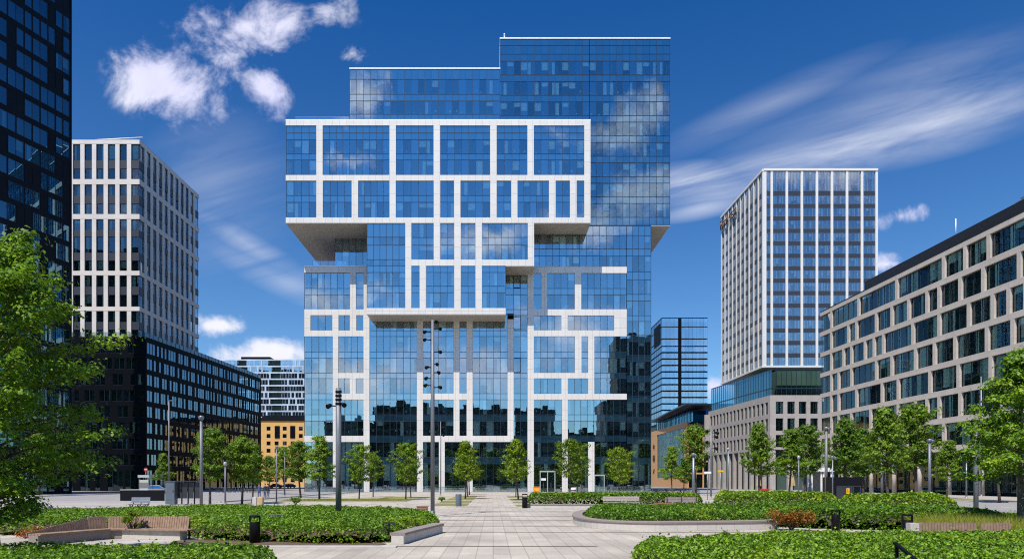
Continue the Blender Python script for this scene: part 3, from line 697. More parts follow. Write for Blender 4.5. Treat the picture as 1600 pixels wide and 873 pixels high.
for k in range(5):
    for i in range(3): specs.append((ff, 0.5+i*2.6, 3.0+i*2.6, 1+k*4.1, 4.6+k*4.1, 0.1, 2, 0.2))
    ff.box(w, 0.01, ff.L, 4.6+k*4.1, 5.1+k*4.1, -0.4, 0.02)
for i in range(4): ff.box(w, 0.01+i*2.6-0.05 if i else 0.01, 0.45+i*2.6, 0.0, zt-1.2, -0.4, 0.0)
fl.box(core, 0.2, fl.L-1.5, 0, zt-0.2, -16, -1.5)
w.build('wall', M['orange'], T7); core.build('interior', M['room'], T7)
windows(T7, specs, [M['mull'], M['glass_g'], M['blind']])
# recessed top storey and canopy
s = MB(); 
for (a, b) in ((1.0, fl.L-1.0),): fl.box(s, a, b, zt+0.01, zt+3.6, -9, -2.2)
s.build('top_storey', M['glass_s'], T7)
s = MB()
for i in range(14): fl.box(s, 3+i*3.6, 3.25+i*3.6, zt+0.01, zt+3.7, -1.6, -1.35)
s.build('columns', M['darksteel'], T7)
s = MB(); n = 12; top = []; bot = []
for i in range(n+1):
    t = i/n; u = 2+t*(fl.L+3); d = 0.8+1.5*math.sin(t*math.pi*0.55); z = zt+3.8+1.1*t
    top += [fl.pt(u, z+0.5, d), fl.pt(u, z+0.5, -14)]; bot += [fl.pt(u, z, d), fl.pt(u, z, -14)]
vs = top+bot; k = len(top); fcs = []
for i in range(n):
    a, b, c, d = 2*i, 2*i+1, 2*i+3, 2*i+2; fcs += [(a, d, c, b), (k+a, k+b, k+c, k+d), (a, k+a, k+d, d), (b, c, k+c, k+b)]
fcs += [(0, 1, k+1, k), (2*n, k+2*n, k+2*n+1, 2*n+1)]
s.add(vs, fcs); s.build('canopy_roof', M['darksteel'], T7)
# vertical lettering on the orange wall: dark strokes, one sign
s = MB()
def stroke(fc, mb, u0, z0, u1, z1, t=0.28, d=0.12):
    a, b = fc.pt(u0, z0, d), fc.pt(u1, z1, d); mb.tube([a, b], t/2, 5)
zz = 17.5
for ch in ([(0.5, 0, 0.5, 2.2), (-.3, 1.0, 1.4, 1.3), (0.5, 0, 1.3, .2)], [(0, 0, 0, 2.4), (0, 2.4, 1.5, 2.4), (1.5, 2.4, 1.5, 0.2), (0, 1.2, 1.5, 1.2), (0, 0.2, 1.5, 0.1)], [(0, 0, 1.2, 1.8), (0.1, 1.6, 1.3, 1.6), (0.9, 0, 0.9, 1.2)]):
    for a, b, c, d in ch: stroke(fl, s, 4.2+a*1.8, zz-2+b*0.9, 4.2+c*1.8, zz-2+d*0.9)
    zz -= 5.0
s.build('sign_lettering', M['ink'], T7)

# ================================================================== RIGHT WHITE FIN TOWER AND ITS PODIUM
YV = 184.0
cn = (PX(1193, YV), YV); rt = (PX(1371, YV), YV); fl_ = (PX(1127.5, 217.0), 217.0)
T8 = empty('office_tower', (cn[0], cn[1], 0), 'white high rise with full height white fins and dark storey bands on the right', 'tower')
ff = Face(cn, rt); fl = Face(fl_, cn); Zy = lambda y: PZ(y, YV)
zt = Zy(264); zb_ = Zy(571); w = MB(); dk = MB(); core = MB(); specs = []
fins = [PX(x, YV)-cn[0] for x in (1195.2, 1205.5, 1229, 1252.5, 1276, 1299.5, 1323, 1346.5, 1369.2)]
for u in fins: ff.box(w, u-0.32, u+0.32, zb_, zt-0.6, -0.3, 0.22)
ff.box(w, 0.0, ff.L, zt-0.6, zt, -0.5, 0.38); ff.box(w, 0.0, ff.L, zb_-0.5, zb_, -0.5, 0.38)
nl = 10; ql = fl.L/nl
for i in range(nl+1):
    u = min(max(i*ql, 0.3), fl.L-0.36); fl.box(w, u-0.27, u+0.27, zb_, zt-0.6, -0.3, 0.22)
fl.box(w, 0.0, fl.L-0.01, zt-0.6, zt, -0.5, 0.38); fl.box(w, 0, fl.L-0.01, zb_-0.5, zb_, -0.5, 0.38)
nst = 14; top_ = Zy(299); sh = (top_-zb_)/nst
lv = [(top_+0.1, zt-0.62)]+[(zb_+k*sh, zb_+k*sh+sh*0.68) for k in range(nst)]
for z0, z1 in lv:
    for a, b in zip(fins[:-1], fins[1:]):
        specs.append((ff, a+0.37, b-0.37, z0+0.02, z1-0.02, 0.1, 4 if b-a > 3 else 1, 0.85))
    for i in range(nl):
        a = max(i*ql, 0.3)+0.31; b = (i+1)*ql-0.31
        specs.append((fl, a, b, z0+0.02, z1-0.02, 0.1, 2, 0.4))
for k in range(nst):
    z0, z1 = zb_+k*sh+sh*0.68, zb_+(k+1)*sh
    ff.box(dk, 0.2, ff.L-0.2, z0, z1, -0.4, -0.02); fl.box(dk, 0.2, fl.L-0.3, z0, z1, -0.4, -0.02)
ff.box(core, 1.6, ff.L-0.1, zb_, zt-0.2, -31, -1.6)
w.build('fins', M['fin'], T8); dk.build('spandrel_band', M['darkspand'], T8); core.build('interior', M['room'], T8)
windows(T8, specs, [M['steel'], M['glass_w'], M['blind']])
s = MB(); s.quad([fl.pt(0, zb_-0.51, 0), fl.pt(fl.L, zb_-0.51, 0), ff.pt(ff.L, zb_-0.51, 0), ff.pt(ff.L, zb_-0.51, -33)]); s.build('soffit', M['soffit'], T8)
s = MB(); ff.box(s, 3, ff.L-1, 0.5, zb_-0.6, -30, -2.5); s.build('core_wall', M['darkclad2'], T8)
# roof sign: raised script like letters on the left face near the far top corner
s = MB(); zz = zt-4.6; u = 0.8
lets = {'R': [(0, 0, 0, 2), (0, 2, 1, 2), (1, 2, 1, 1), (1, 1, 0, 1), (0.3, 1, 1, 0)], 'o': [(0, 0, 0, 1.3), (0, 1.3, 1, 1.3), (1, 1.3, 1, 0), (1, 0, 0, 0)], 'd': [(0, 0, 0, 1.2), (0, 1.2, 1, 1.2), (1, 0, 1, 2.2), (0, 0, 1, 0)], 'i': [(0.4, 0, 0.4, 1.3), (0.4, 1.8, 0.4, 2)], 's': [(0, 0, 1, 0), (1, 0, 1, .6), (1, .6, 0, .6), (0, .6, 0, 1.3), (0, 1.3, 1, 1.3)]}
for ch in 'Rodisso':
    for a, b, c, d in lets[ch]: stroke(fl, s, u+a*1.3, zz+b*1.3, u+c*1.3, zz+d*1.3, 0.34, 0.6)
    u += 2.0
s.build('sign_lettering', M['signbrown'], T8)

YQ = 165.0
cn = (PX(1203.5, YQ), YQ); fr_ = (PX(1107, 204.0), 204.0); rr = (PX(1300, YQ), YQ)
T9 = empty('office_building', (cn[0], cn[1], 0), 'grey stone base building with a blue glass upper strip under the white finned tower', 'building')
ff = Face(cn, rr); fl = Face(fr_, cn); Zy = lambda y: PZ(y, YQ)
zt = Zy(617); w = MB(); core = MB(); specs = []
rws = [(627, 646), (653, 672.5), (679, 698)]
pc = 18.0*YQ/F; wwd = 11.7*YQ/F
prev = zt
for a, b in rws:
    z1, z0 = Zy(a), Zy(b)
    for fc, pp, wd in ((ff, pc, wwd), (fl, 2.35, 1.45)):
        fc.box(w, 0 if fc is ff else 0.0, fc.L-(0 if fc is ff else 0.01), z1, prev, -0.6, 0)
        n = int(fc.L/pp); e = 0
        for i in range(n):
            u = 1.35+i*pp if fc is ff else fc.L-1.2-wd-i*pp
            if u < 0.3 or u+wd > fc.L-0.3: continue
            specs.append((fc, u, u+wd, z0, z1, 0.35, 1 if fc is fl else 2, 0.3))
        us = sorted([(q[1], q[2]) for q in specs if q[0] is fc and q[3] == z0])
        e = 0
        for a_, b_ in us: fc.box(w, e, a_, z0, z1, -0.6, 0); e = b_
        fc.box(w, e, fc.L-(0 if fc is ff else 0.01), z0, z1, -0.6, 0)
    prev = z0
zg = Zy(702)
for fc in (ff, fl): fc.box(w, 0, fc.L-(0 if fc is ff else 0.01), zg, prev, -0.6, 0)
for i in range(12): fl.box(w, fl.L-0.9-i*3.5, fl.L-0.1-i*3.5, 0, zg, -0.8, 0.0)
for i in range(5): ff.box(w, 0.05+i*4.2, 1.3+i*4.2, 0, zg, -0.8, -0.01)
fl.box(w, 0, 0.9, zg, zt-1, 0.01, 1.3)
ff.box(core, 2.5, ff.L, 0, zt-0.2, -36, -2.2)
w.build('wall', M['greystone'], T9); core.build('interior', M['room'], T9)
windows(T9, specs, [M['mull'], M['glass_g'], M['blind']])
g = MB(); dkb = MB(); z1g, z0g = PZ(576.5, YQ+3), zt+0.02
ffg = Face((cn[0]+1.6, YQ+3), (rr[0], YQ+3)); flg = Face((fr_[0]+0.6, 203.0), (cn[0]+1.6, YQ+3))
for fc, n in ((ffg, 11), (flg, 26)):
    for i in range(n):
        a, b = fc.L*i/n, fc.L*(i+1)/n
        for z0, z1 in ((z0g+0.2, z0g+1.9), (z0g+2.2, z1g-0.2)): fc.quad(g, a+0.02, b-0.02, z0, z1, 0, 0 if fc is flg else 1, 0.002)
        fc.box(dkb, a-0.04, a+0.04, z0g, z1g, -0.1, 0.05)
    fc.box(dkb, 0, fc.L, z0g+1.9, z0g+2.2, -0.2, 0.055); fc.box(dkb, 0, fc.L, z1g-0.2, z1g, -0.2, 0.055); fc.box(dkb, 0, fc.L, z0g, z0g+0.2, -0.2, 0.055)
g.build('glass_strip', [M['glass_s'], M['glass_g']], T9); dkb.build('mullions', M['mull'], T9)
s = MB(); ffg.box(s, 2, ffg.L, z0g, z1g-0.05, -30, -2.2); s.build('interior', M['room'], T9)
s = MB(); s.quad([fl.pt(0, zt+0.01, 0), fl.pt(fl.L, zt+0.01, 0), ff.pt(ff.L, zt+0.01, 0), ff.pt(ff.L, zt+0.01, -40)]); s.build('roof', M['roof'], T9)

# ================================================================== RIGHT BEIGE BUILDING
Fe = (PX(1281.5, 140.0), 140.0); Ne = (68.9, 44.0)
T10 = empty('office_building', (Fe[0], Fe[1], 0), 'beige stone office block with a grid of wide dark windows along the right side', 'building')
fl = Face(Fe, Ne); ff = Face(Fe, (Fe[0]+28, 140.0)); Zy = lambda y: PZ(y, 140.0)   # end_wall: inside the far end
zs_ = 7.0; pit = (Zy(489)-zs_)/7.06; beam = 0.84
w = MB(); core = MB(); specs = []; L = fl.L
zt = Zy(489)
for k in range(8):
    z = zs_+k*pit; z1 = zt if k == 7 else z+beam/2
    fl.box(w, 0, L, z-beam/2, z1, -0.7, 0.0)
    if k < 7:
        u = 0.02; first = True; zz0, zz1 = z+beam/2, z+pit-beam/2
        while u < L-3:
            n = rnd.choice((1, 1, 2, 2, 3, 4) if k < 6 else (2, 3, 5, 6)); 
            if first: n = 2
            ww = 1.75*n+0.4
            specs.append((fl, u, u+ww, zz0, zz1, 0.38, n, 0.7)); u += ww
            fl.box(w, u, u+0.66, zz0, zz1, -0.7, -0.005); u += 0.66; first = False
        fl.box(w, u, L, zz0, zz1, -0.7, -0.004)
for i in range(14): 
    p = fl.pt(3+i*6.8, 0, -1.0); w.tube([(p.x, p.y, 0.1), (p.x, p.y, zs_-beam/2)], 0.35, 14)
fl.box(core, 0, L, zs_-0.4, zt-0.2, -26, -2.4)
w.build('wall', M['beige'], T10); core.build('interior', M['room'], T10)
windows(T10, specs, [M['mull'], M['glass_g'], M['blind']])
s = MB(); n = 30
for i in range(n):
    fl.quad(s, L*i/n+0.05, L*(i+1)/n-0.05, 0.5, zs_-0.6, -4.2, 0, 0.004); fl.box(s, L*i/n-0.05, L*i/n+0.05, 0.12, zs_-0.5, -4.3, -4.1, 1)
s.build('shopfront', [M['glass_g'], M['mull']], T10)
s = MB(); fl.box(s, 0, L, 0.1, zs_-0.5, -26, -7.0); fl.box(s, 0, L, zs_-0.5, zs_-0.41, -26, -0.72); s.build('shop_interior', M['room'], T10)
s = MB(); fl.box(s, 14, L, zt+0.01, zt+2.3, -22, -1.2); fl.box(s, 0, L, zt, zt+0.25, -1.1, -0.02)
s.build('roof_storey', M['blackroof'], T10)
s = MB(); 
um = fl.uof(1473); a = fl.pt(um, zt+2.2, -2.0); s.tube([a, a+Vector((0, 0, 2.9))], 0.07, 6); s.build('roof_mast', M['whitecap'], T10)
s = MB(); um = fl.uof(1574); fl.box(s, um-1.4, um+0.6, zt+2.31, zt+2.9, -4, -2.2); fl.box(s, um-1.0, um+0.2, zt+2.91, zt+3.4, -3.6, -2.6); s.build('roof_vent', M['steel'], T10)
s = MB(); ff.box(s, 0.71, 28, 7, zt-0.05, 0.02, 0.5); s.build('end_wall', M['beige'], T10)

# ================================================================== CITY BLOCKS BEHIND THE VIEWER (seen mirrored in the glass)
def back_block(x0, x1, y, h, dep, mat, label, lev=4.0):
    t = empty('office_building', ((x0+x1)/2, y, 0), label, 'building', 'blocks mirrored in the glass')
    fc = Face((x1, y), (x0, y)); w = MB(); g = MB(); n = int(h/lev)
    fc.box(w, 0, fc.L, 0, h, -dep, -0.3)
    for k in range(n):
        fc.box(w, 0, fc.L, k*lev, k*lev+1.4, -0.29, 0)
        for i in range(int(fc.L/6)): fc.box(w, i*6, i*6+0.6, k*lev+1.41, (k+1)*lev-0.01, -0.29, -0.02)
    for k in range(n): fc.box(g, 0.1, fc.L-0.1, k*lev+1.41, (k+1)*lev-0.01, -0.29, -0.2)
    for i in range(2): fc.box(w, fc.L*(0.2+0.4*i), fc.L*(0.32+0.4*i), h+0.01, h+2.6, -10, -4)
    w.build('wall', mat, t); g.build('window_band', M['spandrel_far'], t)
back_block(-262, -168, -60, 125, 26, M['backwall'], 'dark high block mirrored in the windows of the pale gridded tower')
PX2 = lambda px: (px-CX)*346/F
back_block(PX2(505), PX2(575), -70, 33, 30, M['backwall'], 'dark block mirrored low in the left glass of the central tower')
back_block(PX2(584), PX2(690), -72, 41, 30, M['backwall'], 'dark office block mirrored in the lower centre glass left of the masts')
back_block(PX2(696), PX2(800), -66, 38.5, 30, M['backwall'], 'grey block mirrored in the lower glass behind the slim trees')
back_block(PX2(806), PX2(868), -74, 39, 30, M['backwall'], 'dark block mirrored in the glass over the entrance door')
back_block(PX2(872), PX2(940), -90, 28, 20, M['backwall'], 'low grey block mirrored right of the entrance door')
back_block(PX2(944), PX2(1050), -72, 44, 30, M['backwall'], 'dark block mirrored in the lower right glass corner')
back_block(PX2(985), PX2(1075), -110, 84, 26, M['backwall'], 'dark high rise mirrored in the right edge strip of glass')

# ================================================================== VEGETATION
def leaf_mesh(name, c, size, nrm_up, seed, mat, aspect=0.62):
    g = np.random.default_rng(seed); N = len(c)
    n = g.normal(size=(N, 3)); n[:, 2] = np.abs(n[:, 2])+nrm_up; n /= np.linalg.norm(n, axis=1)[:, None]
    a = g.normal(size=(N, 3)); a -= (a*n).sum(1)[:, None]*n; a /= np.linalg.norm(a, axis=1)[:, None]
    b = np.cross(n, a); s = (size*g.uniform(0.5, 1.45, N))[:, None] if np.isscalar(size) else (size*g.uniform(0.7, 1.3, N))[:, None]
    fold = n*s*0.12
    V = np.empty((N, 4, 3)); V[:, 0] = c-a*s*0.5; V[:, 1] = c+b*s*0.5*aspect+fold; V[:, 2] = c+a*s*0.5; V[:, 3] = c-b*s*0.5*aspect+fold
    me = bpy.data.meshes.new(name); me.vertices.add(N*4); me.vertices.foreach_set('co', V.astype(np.float32).ravel())
    me.loops.add(N*4); me.loops.foreach_set('vertex_index', np.arange(N*4, dtype=np.int32))
    me.polygons.add(N); me.polygons.foreach_set('loop_start', np.arange(0, N*4, 4, dtype=np.int32)); me.polygons.foreach_set('loop_total', np.full(N, 4, dtype=np.int32))
    me.update(calc_edges=True); me.materials.append(mat); return me

def tree_meshes(seed, H, clear, rad, shape='ovoid', nbr=34, per=26, ncl=7, leaf=0.16, clr=0.42, up=0.55, mat='leaf', bark='bark', tr=0.09):
    r = random.Random(seed); g = np.random.default_rng(seed); mb = MB()
    bend = (r.uniform(-.12, .12), r.uniform(-.12, .12)); pts = []
    for i in range(9):
        t = i/8; pts.append((bend[0]*math.sin(t*3)*H/6, bend[1]*math.sin(t*2.5)*H/6, t*H*0.95))
    mb.tube(pts, [tr*(1.15-1.0*i/8)+0.012 for i in range(9)], 8)
    cl = []
    for i in range(nbr):
        t = (i+r.random())/nbr; z = clear+(H*0.96-clear)*t
        if shape == 'pyramid': pr = rad*(1.0-t)**0.75*(0.55+0.45*min(1, t/0.12))
        elif shape == 'ovoid': pr = rad*math.sin(math.pi*min(1, (t*0.86+0.17)))**0.75
        elif shape == 'broad': pr = rad*(0.62+0.38*min(1, t/0.3) if t < 0.3 else 1.0-0.72*((t-0.3)/0.7)**1.6)*(0.72+0.4*r.random())
        elif shape == 'tier': pr = rad*(1-t*0.80)*(0.72+0.5*r.random())
        else: pr = rad
        pr *= r.uniform(0.6, 1.22); az = i*2.4+r.uniform(-.4, .4)
        e = up*r.uniform(0.6, 1.3)*(0.6+0.9*t)
        bx = bend[0]*math.sin(z/H/0.95*3)*H/6; by = bend[1]*math.sin(z/H/.95*2.5)*H/6
        p = [Vector((bx, by, max(0.3, z-0.15)))]
        for q in (0.35, 0.7, 1.0):
            p.append(Vector((bx+math.cos(az)*pr*q, by+math.sin(az)*pr*q, z+pr*q*e-(0.25*pr*q*q if shape == 'tier' else 0.0))))
        rr = tr*0.34*(1-0.7*t); mb.tube(p, [rr, rr*0.7, rr*0.45, 0.008], 5, cap=False)
        for k in range(ncl):
            q = 0.3+0.7*(k+r.random())/ncl; j = min(2, int(q*3)); w_ = q*3-j; b = p[j].lerp(p[min(3, j+1)], min(1, w_))
            side = r.uniform(-1, 1)*pr*0.30*(1.2-q); b = b+Vector((-math.sin(az)*side, math.cos(az)*side, r.uniform(-.05, .18)))
            cl.append((b, clr*r.uniform(0.6, 1.15)*(1.0 if q < .8 else 0.75)))
    C = []
    for b, s in cl:
        x = g.normal(size=(per, 3))*np.array([s*0.5, s*0.5, s*0.26]); C.append(x+np.array(b))
    return mb, np.concatenate(C)

PROTO = {}
def proto(key, **kw):
    if key not in PROTO: PROTO[key] = None
    kw.setdefault('seed', len(PROTO)*13+5); mat = kw.pop('m', 'leaf'); bark = kw.pop('b', 'bark'); lf = kw.get('leaf', 0.16)
    mb, C = tree_meshes(**kw)
    PROTO[key] = (mb, C, mat, bark, lf, kw['seed'])
proto('slim_a', H=6.6, clear=1.85, rad=1.95, shape='ovoid', nbr=46, per=17, ncl=6, leaf=0.19, clr=0.46, m='leaf', tr=0.07)
proto('slim_b', H=6.6, clear=2.0, rad=1.95, shape='pyramid', nbr=46, per=17, ncl=6, leaf=0.19, clr=0.44, m='leaf_y', tr=0.07)
proto('slim_c', H=6.0, clear=2.1, rad=1.75, shape='ovoid', nbr=40, per=17, ncl=6, leaf=0.19, clr=0.46, m='leaf_y', tr=0.06)
proto('round_a', H=8.6, clear=2.6, rad=2.5, shape='tier', nbr=50, per=20, ncl=8, leaf=0.22, clr=0.55, up=0.5, m='leaf', tr=0.11)
proto('round_b', H=8.6, clear=2.6, rad=2.2, shape='ovoid', nbr=54, per=20, ncl=8, leaf=0.22, clr=0.55, m='leaf_d', tr=0.12)
proto('round_c', H=8.6, clear=2.5, rad=2.5, shape='pyramid', nbr=54, per=20, ncl=8, leaf=0.22, clr=0.55, m='leaf_d', tr=0.11)
PM = {}
for k, (mb, C, mat, bark, lf, seed) in PROTO.items():
    t = mb.build('trunk', M[bark]); PM[k] = (t.data, leaf_mesh('crown', C, lf, 0.5, seed, M[mat])); bpy.data.objects.remove(t)
def place_tree(key, px, base_py, label, group, scale=1.0, Y=None, rz=None):
    if Y is None: Y = EYE*F/(base_py-HZ)
    o = empty('tree', (PX(px, Y), Y, 0), label, 'tree', group); o.scale = (scale*rnd.uniform(0.88, 1.12), scale*rnd.uniform(0.88, 1.12), scale*rnd.uniform(0.95, 1.06)); o.rotation_euler[0] = R(rnd.uniform(-2, 2)); o.rotation_euler[1] = R(rnd.uniform(-2, 2)); o.rotation_euler[2] = rnd.uniform(0, 6.28) if rz is None else rz
    for nm, me in (('trunk', PM[key][0]), ('crown', PM[key][1])):
        c = bpy.data.objects.new(nm, me); col.objects.link(c); c.parent = o
    return o
ga = 'slim young trees in front of the central tower'
place_tree('slim_a', 561, 779.5, 'young tree with broad crown standing just right of the thick twin camera pole', ga, 1.02)
place_tree('slim_c', 583, 776, 'slim young tree half hidden behind the one right of the camera pole', ga, 0.95)
place_tree('slim_a', 634, 780, 'front young tree left of the tall floodlight mast', ga, 1.0)
place_tree('slim_c', 642, 779, 'second young tree tucked behind the one left of the floodlight mast', ga, 0.85, Y=86)
place_tree('slim_b', 727, 779, 'pointed young tree beside the grey cylinder bin', ga, 1.04)
place_tree('slim_b', 731, 776, 'young tree directly behind the pointed one by the grey bin', ga, 1.0, Y=92)
place_tree('slim_b', 733.5, 774, 'rearmost young tree of the row by the grey bin', ga, 1.0, Y=106)
place_tree('slim_b', 810, 781, 'pointed young tree at the left tip of the rear planter', ga, 1.0, Y=77)
place_tree('slim_b', 806, 778, 'young tree hidden behind the pointed tree at the planter tip', ga, 0.95, Y=92)
place_tree('slim_c', 890, 776, 'young tree in front of the white column right of the entrance door', ga, 1.25, Y=84)
place_tree('slim_a', 902, 776, 'young tree behind and right of the one before the entrance column', ga, 0.95, Y=94)
place_tree('slim_c', 967, 777, 'small round young tree rising behind the plank bench', ga, 0.98, Y=80)
place_tree('slim_c', 974, 775, 'small young tree behind the one over the plank bench', ga, 0.85, Y=90)
gb = 'street trees along the left side road'
place_tree('round_a', 499, 780, 'street tree at the left corner of the central tower', gb, 0.80, Y=78)
place_tree('round_b', 470, 778, 'street tree in front of the ochre block', gb, 0.88, Y=86)
place_tree('round_b', 378, 790, 'street tree between the stone blocks and the dark panels', gb, 0.70, Y=62)
place_tree('round_a', 394, 790, 'street tree just right of the one by the dark panels', gb, 0.68, Y=66)
place_tree('round_b', 328, 791, 'street tree immediately right of the grey lamp post', gb, 0.76, Y=60)
place_tree('round_a', 255, 770, 'small pale street tree behind the grey cabinet', gb, 0.8, Y=122)
place_tree('round_a', 445, 775, 'far street tree close to the two slim lamp posts', gb, 0.85, Y=110)
place_tree('round_b', 420, 772, 'far street tree over the parked bicycles', gb, 0.8, Y=118)
gc = 'street trees before the beige block'
place_tree('round_c', 1186, 778, 'leafy pyramidal tree at the stone colonnade, first of its row', gc, 1.04, Y=82)
place_tree('round_a', 1232, 778, 'tiered tree over the white kiosk, second of its row', gc, 0.95, Y=84)
place_tree('round_b', 1258, 777, 'tall tree behind the white kiosk and grey mast', gc, 1.14, Y=90)
place_tree('round_c', 1318, 780, 'dense tree rising over the black container', gc, 1.04, Y=74)
place_tree('round_b', 1350, 777, 'dense tree behind and right of the black container', gc, 1.0, Y=82)
place_tree('round_c', 1387, 783, 'dark green tree left of the slender grey lamp post', gc, 1.06, Y=66)
place_tree('round_b', 1432, 778, 'tallest dark tree right behind the slender grey lamp post', gc, 1.20, Y=72)
place_tree('round_a', 1480, 778, 'wide tree before the dark shopfronts', gc, 0.82, Y=80)
place_tree('round_a', 1562, 784, 'tree on the far verge partly behind the nearest right tree', gc, 1.0, Y=66)
gd = 'trees before the orange building'
place_tree('round_b', 1088, 770, 'tall dark green tree between the orange building and stone colonnade', gd, 1.38, Y=118)
place_tree('round_a', 1050, 772, 'pale loose tree before the orange building lettering', gd, 0.85, Y=108)
place_tree('round_c', 1068, 772, 'low tree before the orange building glazed wall', gd, 0.72, Y=112)
place_tree('round_b', 60, 772, 'street tree far behind the big left tree', gb, 1.1, Y=105)

for px, Y_, sc, lab in ((640, -30, 2.3, 'tall tree mirrored in the glass left of the masts'), (700, -36, 2.1, 'tree mirrored in the glass behind the thin spot mast'), (770, -28, 2.2, 'tree mirrored in the glass between the pointed trees'), (895, -34, 2.4, 'tree mirrored in the glass right of the door'), (935, -30, 2.2, 'tree mirrored in the glass near the right white column')):
    o = place_tree('round_b', CX, 0, lab, 'trees mirrored in the facade', sc, Y=Y_); o.location.x = (px-CX)*(2*P1-Y_)/F
# big left tree
def big_tree(shape, X, Y, label, seed, H, clear, rad, nbr, ncl, per, leaf, clr, mat, bark, tr, up, dirbias=None):
    o = empty('tree', (X, Y, 0), label, 'tree')
    mb, C = tree_meshes(seed, H, clear, rad, shape, nbr, per, ncl, leaf, clr, up, mat, bark, tr)
    mb.build('trunk', M[bark]).parent = o
    me = leaf_mesh('crown', C, leaf, 0.55, seed, M[mat]); c = bpy.data.objects.new('crown', me); col.objects.link(c); c.parent = o
    return o
big_tree('broad', -12.55, 17.2, 'big leafy tree with layered branches filling the left edge', 31, 7.9, 1.0, 3.4, 82, 13, 42, 0.108, 0.46, 'leaf_big', 'bark', 0.14, 0.34)
big_tree('pyramid', 20.3, 26.2, 'tree with pale tiered branches at the right edge', 44, 7.2, 1.9, 2.9, 52, 11, 36, 0.12, 0.42, 'leaf_big', 'bark_l', 0.13, 0.28)

# ------------------------------------------------------------------ planted beds
def inside(poly, x, y):
    n = len(poly); c = np.zeros(x.shape, bool); j = n-1
    for i in range(n):
        xi, yi = poly[i]; xj, yj = poly[j]
        k = ((yi > y) != (yj > y)) & (x < (xj-xi)*(y-yi)/((yj-yi) or 1e-9)+xi); c ^= k; j = i
    return c
def edge_dist(poly, x, y):
    d = np.full(x.shape, 1e9); n = len(poly)
    for i in range(n):
        ax, ay = poly[i]; bx, by = poly[(i+1) % n]; vx, vy = bx-ax, by-ay
        t = np.clip(((x-ax)*vx+(y-ay)*vy)/(vx*vx+vy*vy+1e-9), 0, 1); d = np.minimum(d, np.hypot(x-ax-t*vx, y-ay-t*vy))
    return d
def hnoise(x, y, seed):
    g = np.random.default_rng(seed); h = np.zeros_like(x)
    for i in range(9):
        f = 0.5*1.45**i; a = g.uniform(0, 6.28); p = g.uniform(0, 6.28); h += np.sin((x*math.cos(a)+y*math.sin(a))*f*2+p)/1.3**i
    return h/3.5
def smooth_poly(p, it=2):
    for _ in range(it):
        q = []
        for i in range(len(p)):
            a, b = p[i], p[(i+1) % len(p)]; q += [(a[0]*.75+b[0]*.25, a[1]*.75+b[1]*.25), (a[0]*.25+b[0]*.75, a[1]*.25+b[1]*.75)]
        p = q
    return p
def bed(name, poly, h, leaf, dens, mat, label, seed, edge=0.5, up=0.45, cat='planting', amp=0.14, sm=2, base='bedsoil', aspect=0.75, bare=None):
    poly = smooth_poly(poly, sm); g = np.random.default_rng(seed)
    xs = [p[0] for p in poly]; ys = [p[1] for p in poly]; x0, x1, y0, y1 = min(xs), max(xs), min(ys), max(ys)
    N = int((x1-x0)*(y1-y0)*dens); x = g.uniform(x0, x1, N); y = g.uniform(y0, y1, N)
    k = inside(poly, x, y); x, y = x[k], y[k]; d = np.maximum(0.0, edge_dist(poly, x, y)+0.16*hnoise(x*4, y*4, seed+9)-0.05); k = d > 0.0; x, y, d = x[k], y[k], d[k]
    prof = np.sqrt(np.clip(1-(1-np.clip(d/edge, 0, 1))**2, 0, 1))
    top = h*prof*(1+amp*1.9*hnoise(x, y, seed))+0.03+prof*0.085*hnoise(x*7, y*7, seed+3)
    if bare is not None:
        bx, by, br, bry = bare; q = ((x-bx)/br)**2+((y-by)/bry)**2+0.35*hnoise(x*2, y*2, seed+1); keep = (q > 1) | (g.random(len(x)) < 0.06)
        x, y, d, prof, top = x[keep], y[keep], d[keep], prof[keep], top[keep]
    u = g.random(len(x)); z = np.where(u < 0.72, top-g.exponential(0.035, len(x)), top*g.random(len(x)))
    side = (1-prof)*0.0
    z = np.maximum(z, 0.02)+np.where(g.random(len(x)) < 0.02, g.uniform(0, 0.16, len(x)), 0)
    C = np.stack([x+side, y, z], 1)
    me = leaf_mesh(name, C, leaf, up, seed, M[mat], aspect)
    o = bpy.data.objects.new(name, me); col.objects.link(o); tag(o, label, cat, kind='stuff')
    # mound of soil under the leaves
    gx = np.arange(x0, x1+0.3, 0.3); gy = np.arange(y0, y1+0.3, 0.3); XX, YY = np.meshgrid(gx, gy); ins = inside(poly, XX, YY); dd = edge_dist(poly, XX, YY)
    pp = np.sqrt(np.clip(1-(1-np.clip(dd/edge, 0, 1))**2, 0, 1)); ZZ = np.where(ins, np.maximum(0.02, h*0.72*pp*(1+amp*1.6*hnoise(XX, YY, seed))-0.04), 0.012)
    if bare is not None: 
        q = ((XX-bare[0])/bare[2])**2+((YY-bare[1])/bare[3])**2; ZZ = np.where(q < 1.3, np.minimum(ZZ, 0.06), ZZ)
    mb = MB(); ny, nx = XX.shape; idx = -np.ones(XX.shape, int); vs = []; fs = []
    for j in range(ny-1):
        for i in range(nx-1):
            if ins[j, i] and ins[j+1, i] and ins[j, i+1] and ins[j+1, i+1]:
                q = []
                for jj, ii in ((j, i), (j, i+1), (j+1, i+1), (j+1, i)):
                    if idx[jj, ii] < 0: idx[jj, ii] = len(vs); vs.append((XX[jj, ii], YY[jj, ii], ZZ[jj, ii]))
                    q.append(idx[jj, ii])
                fs.append(q)
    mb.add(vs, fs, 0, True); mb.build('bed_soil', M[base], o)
    return o
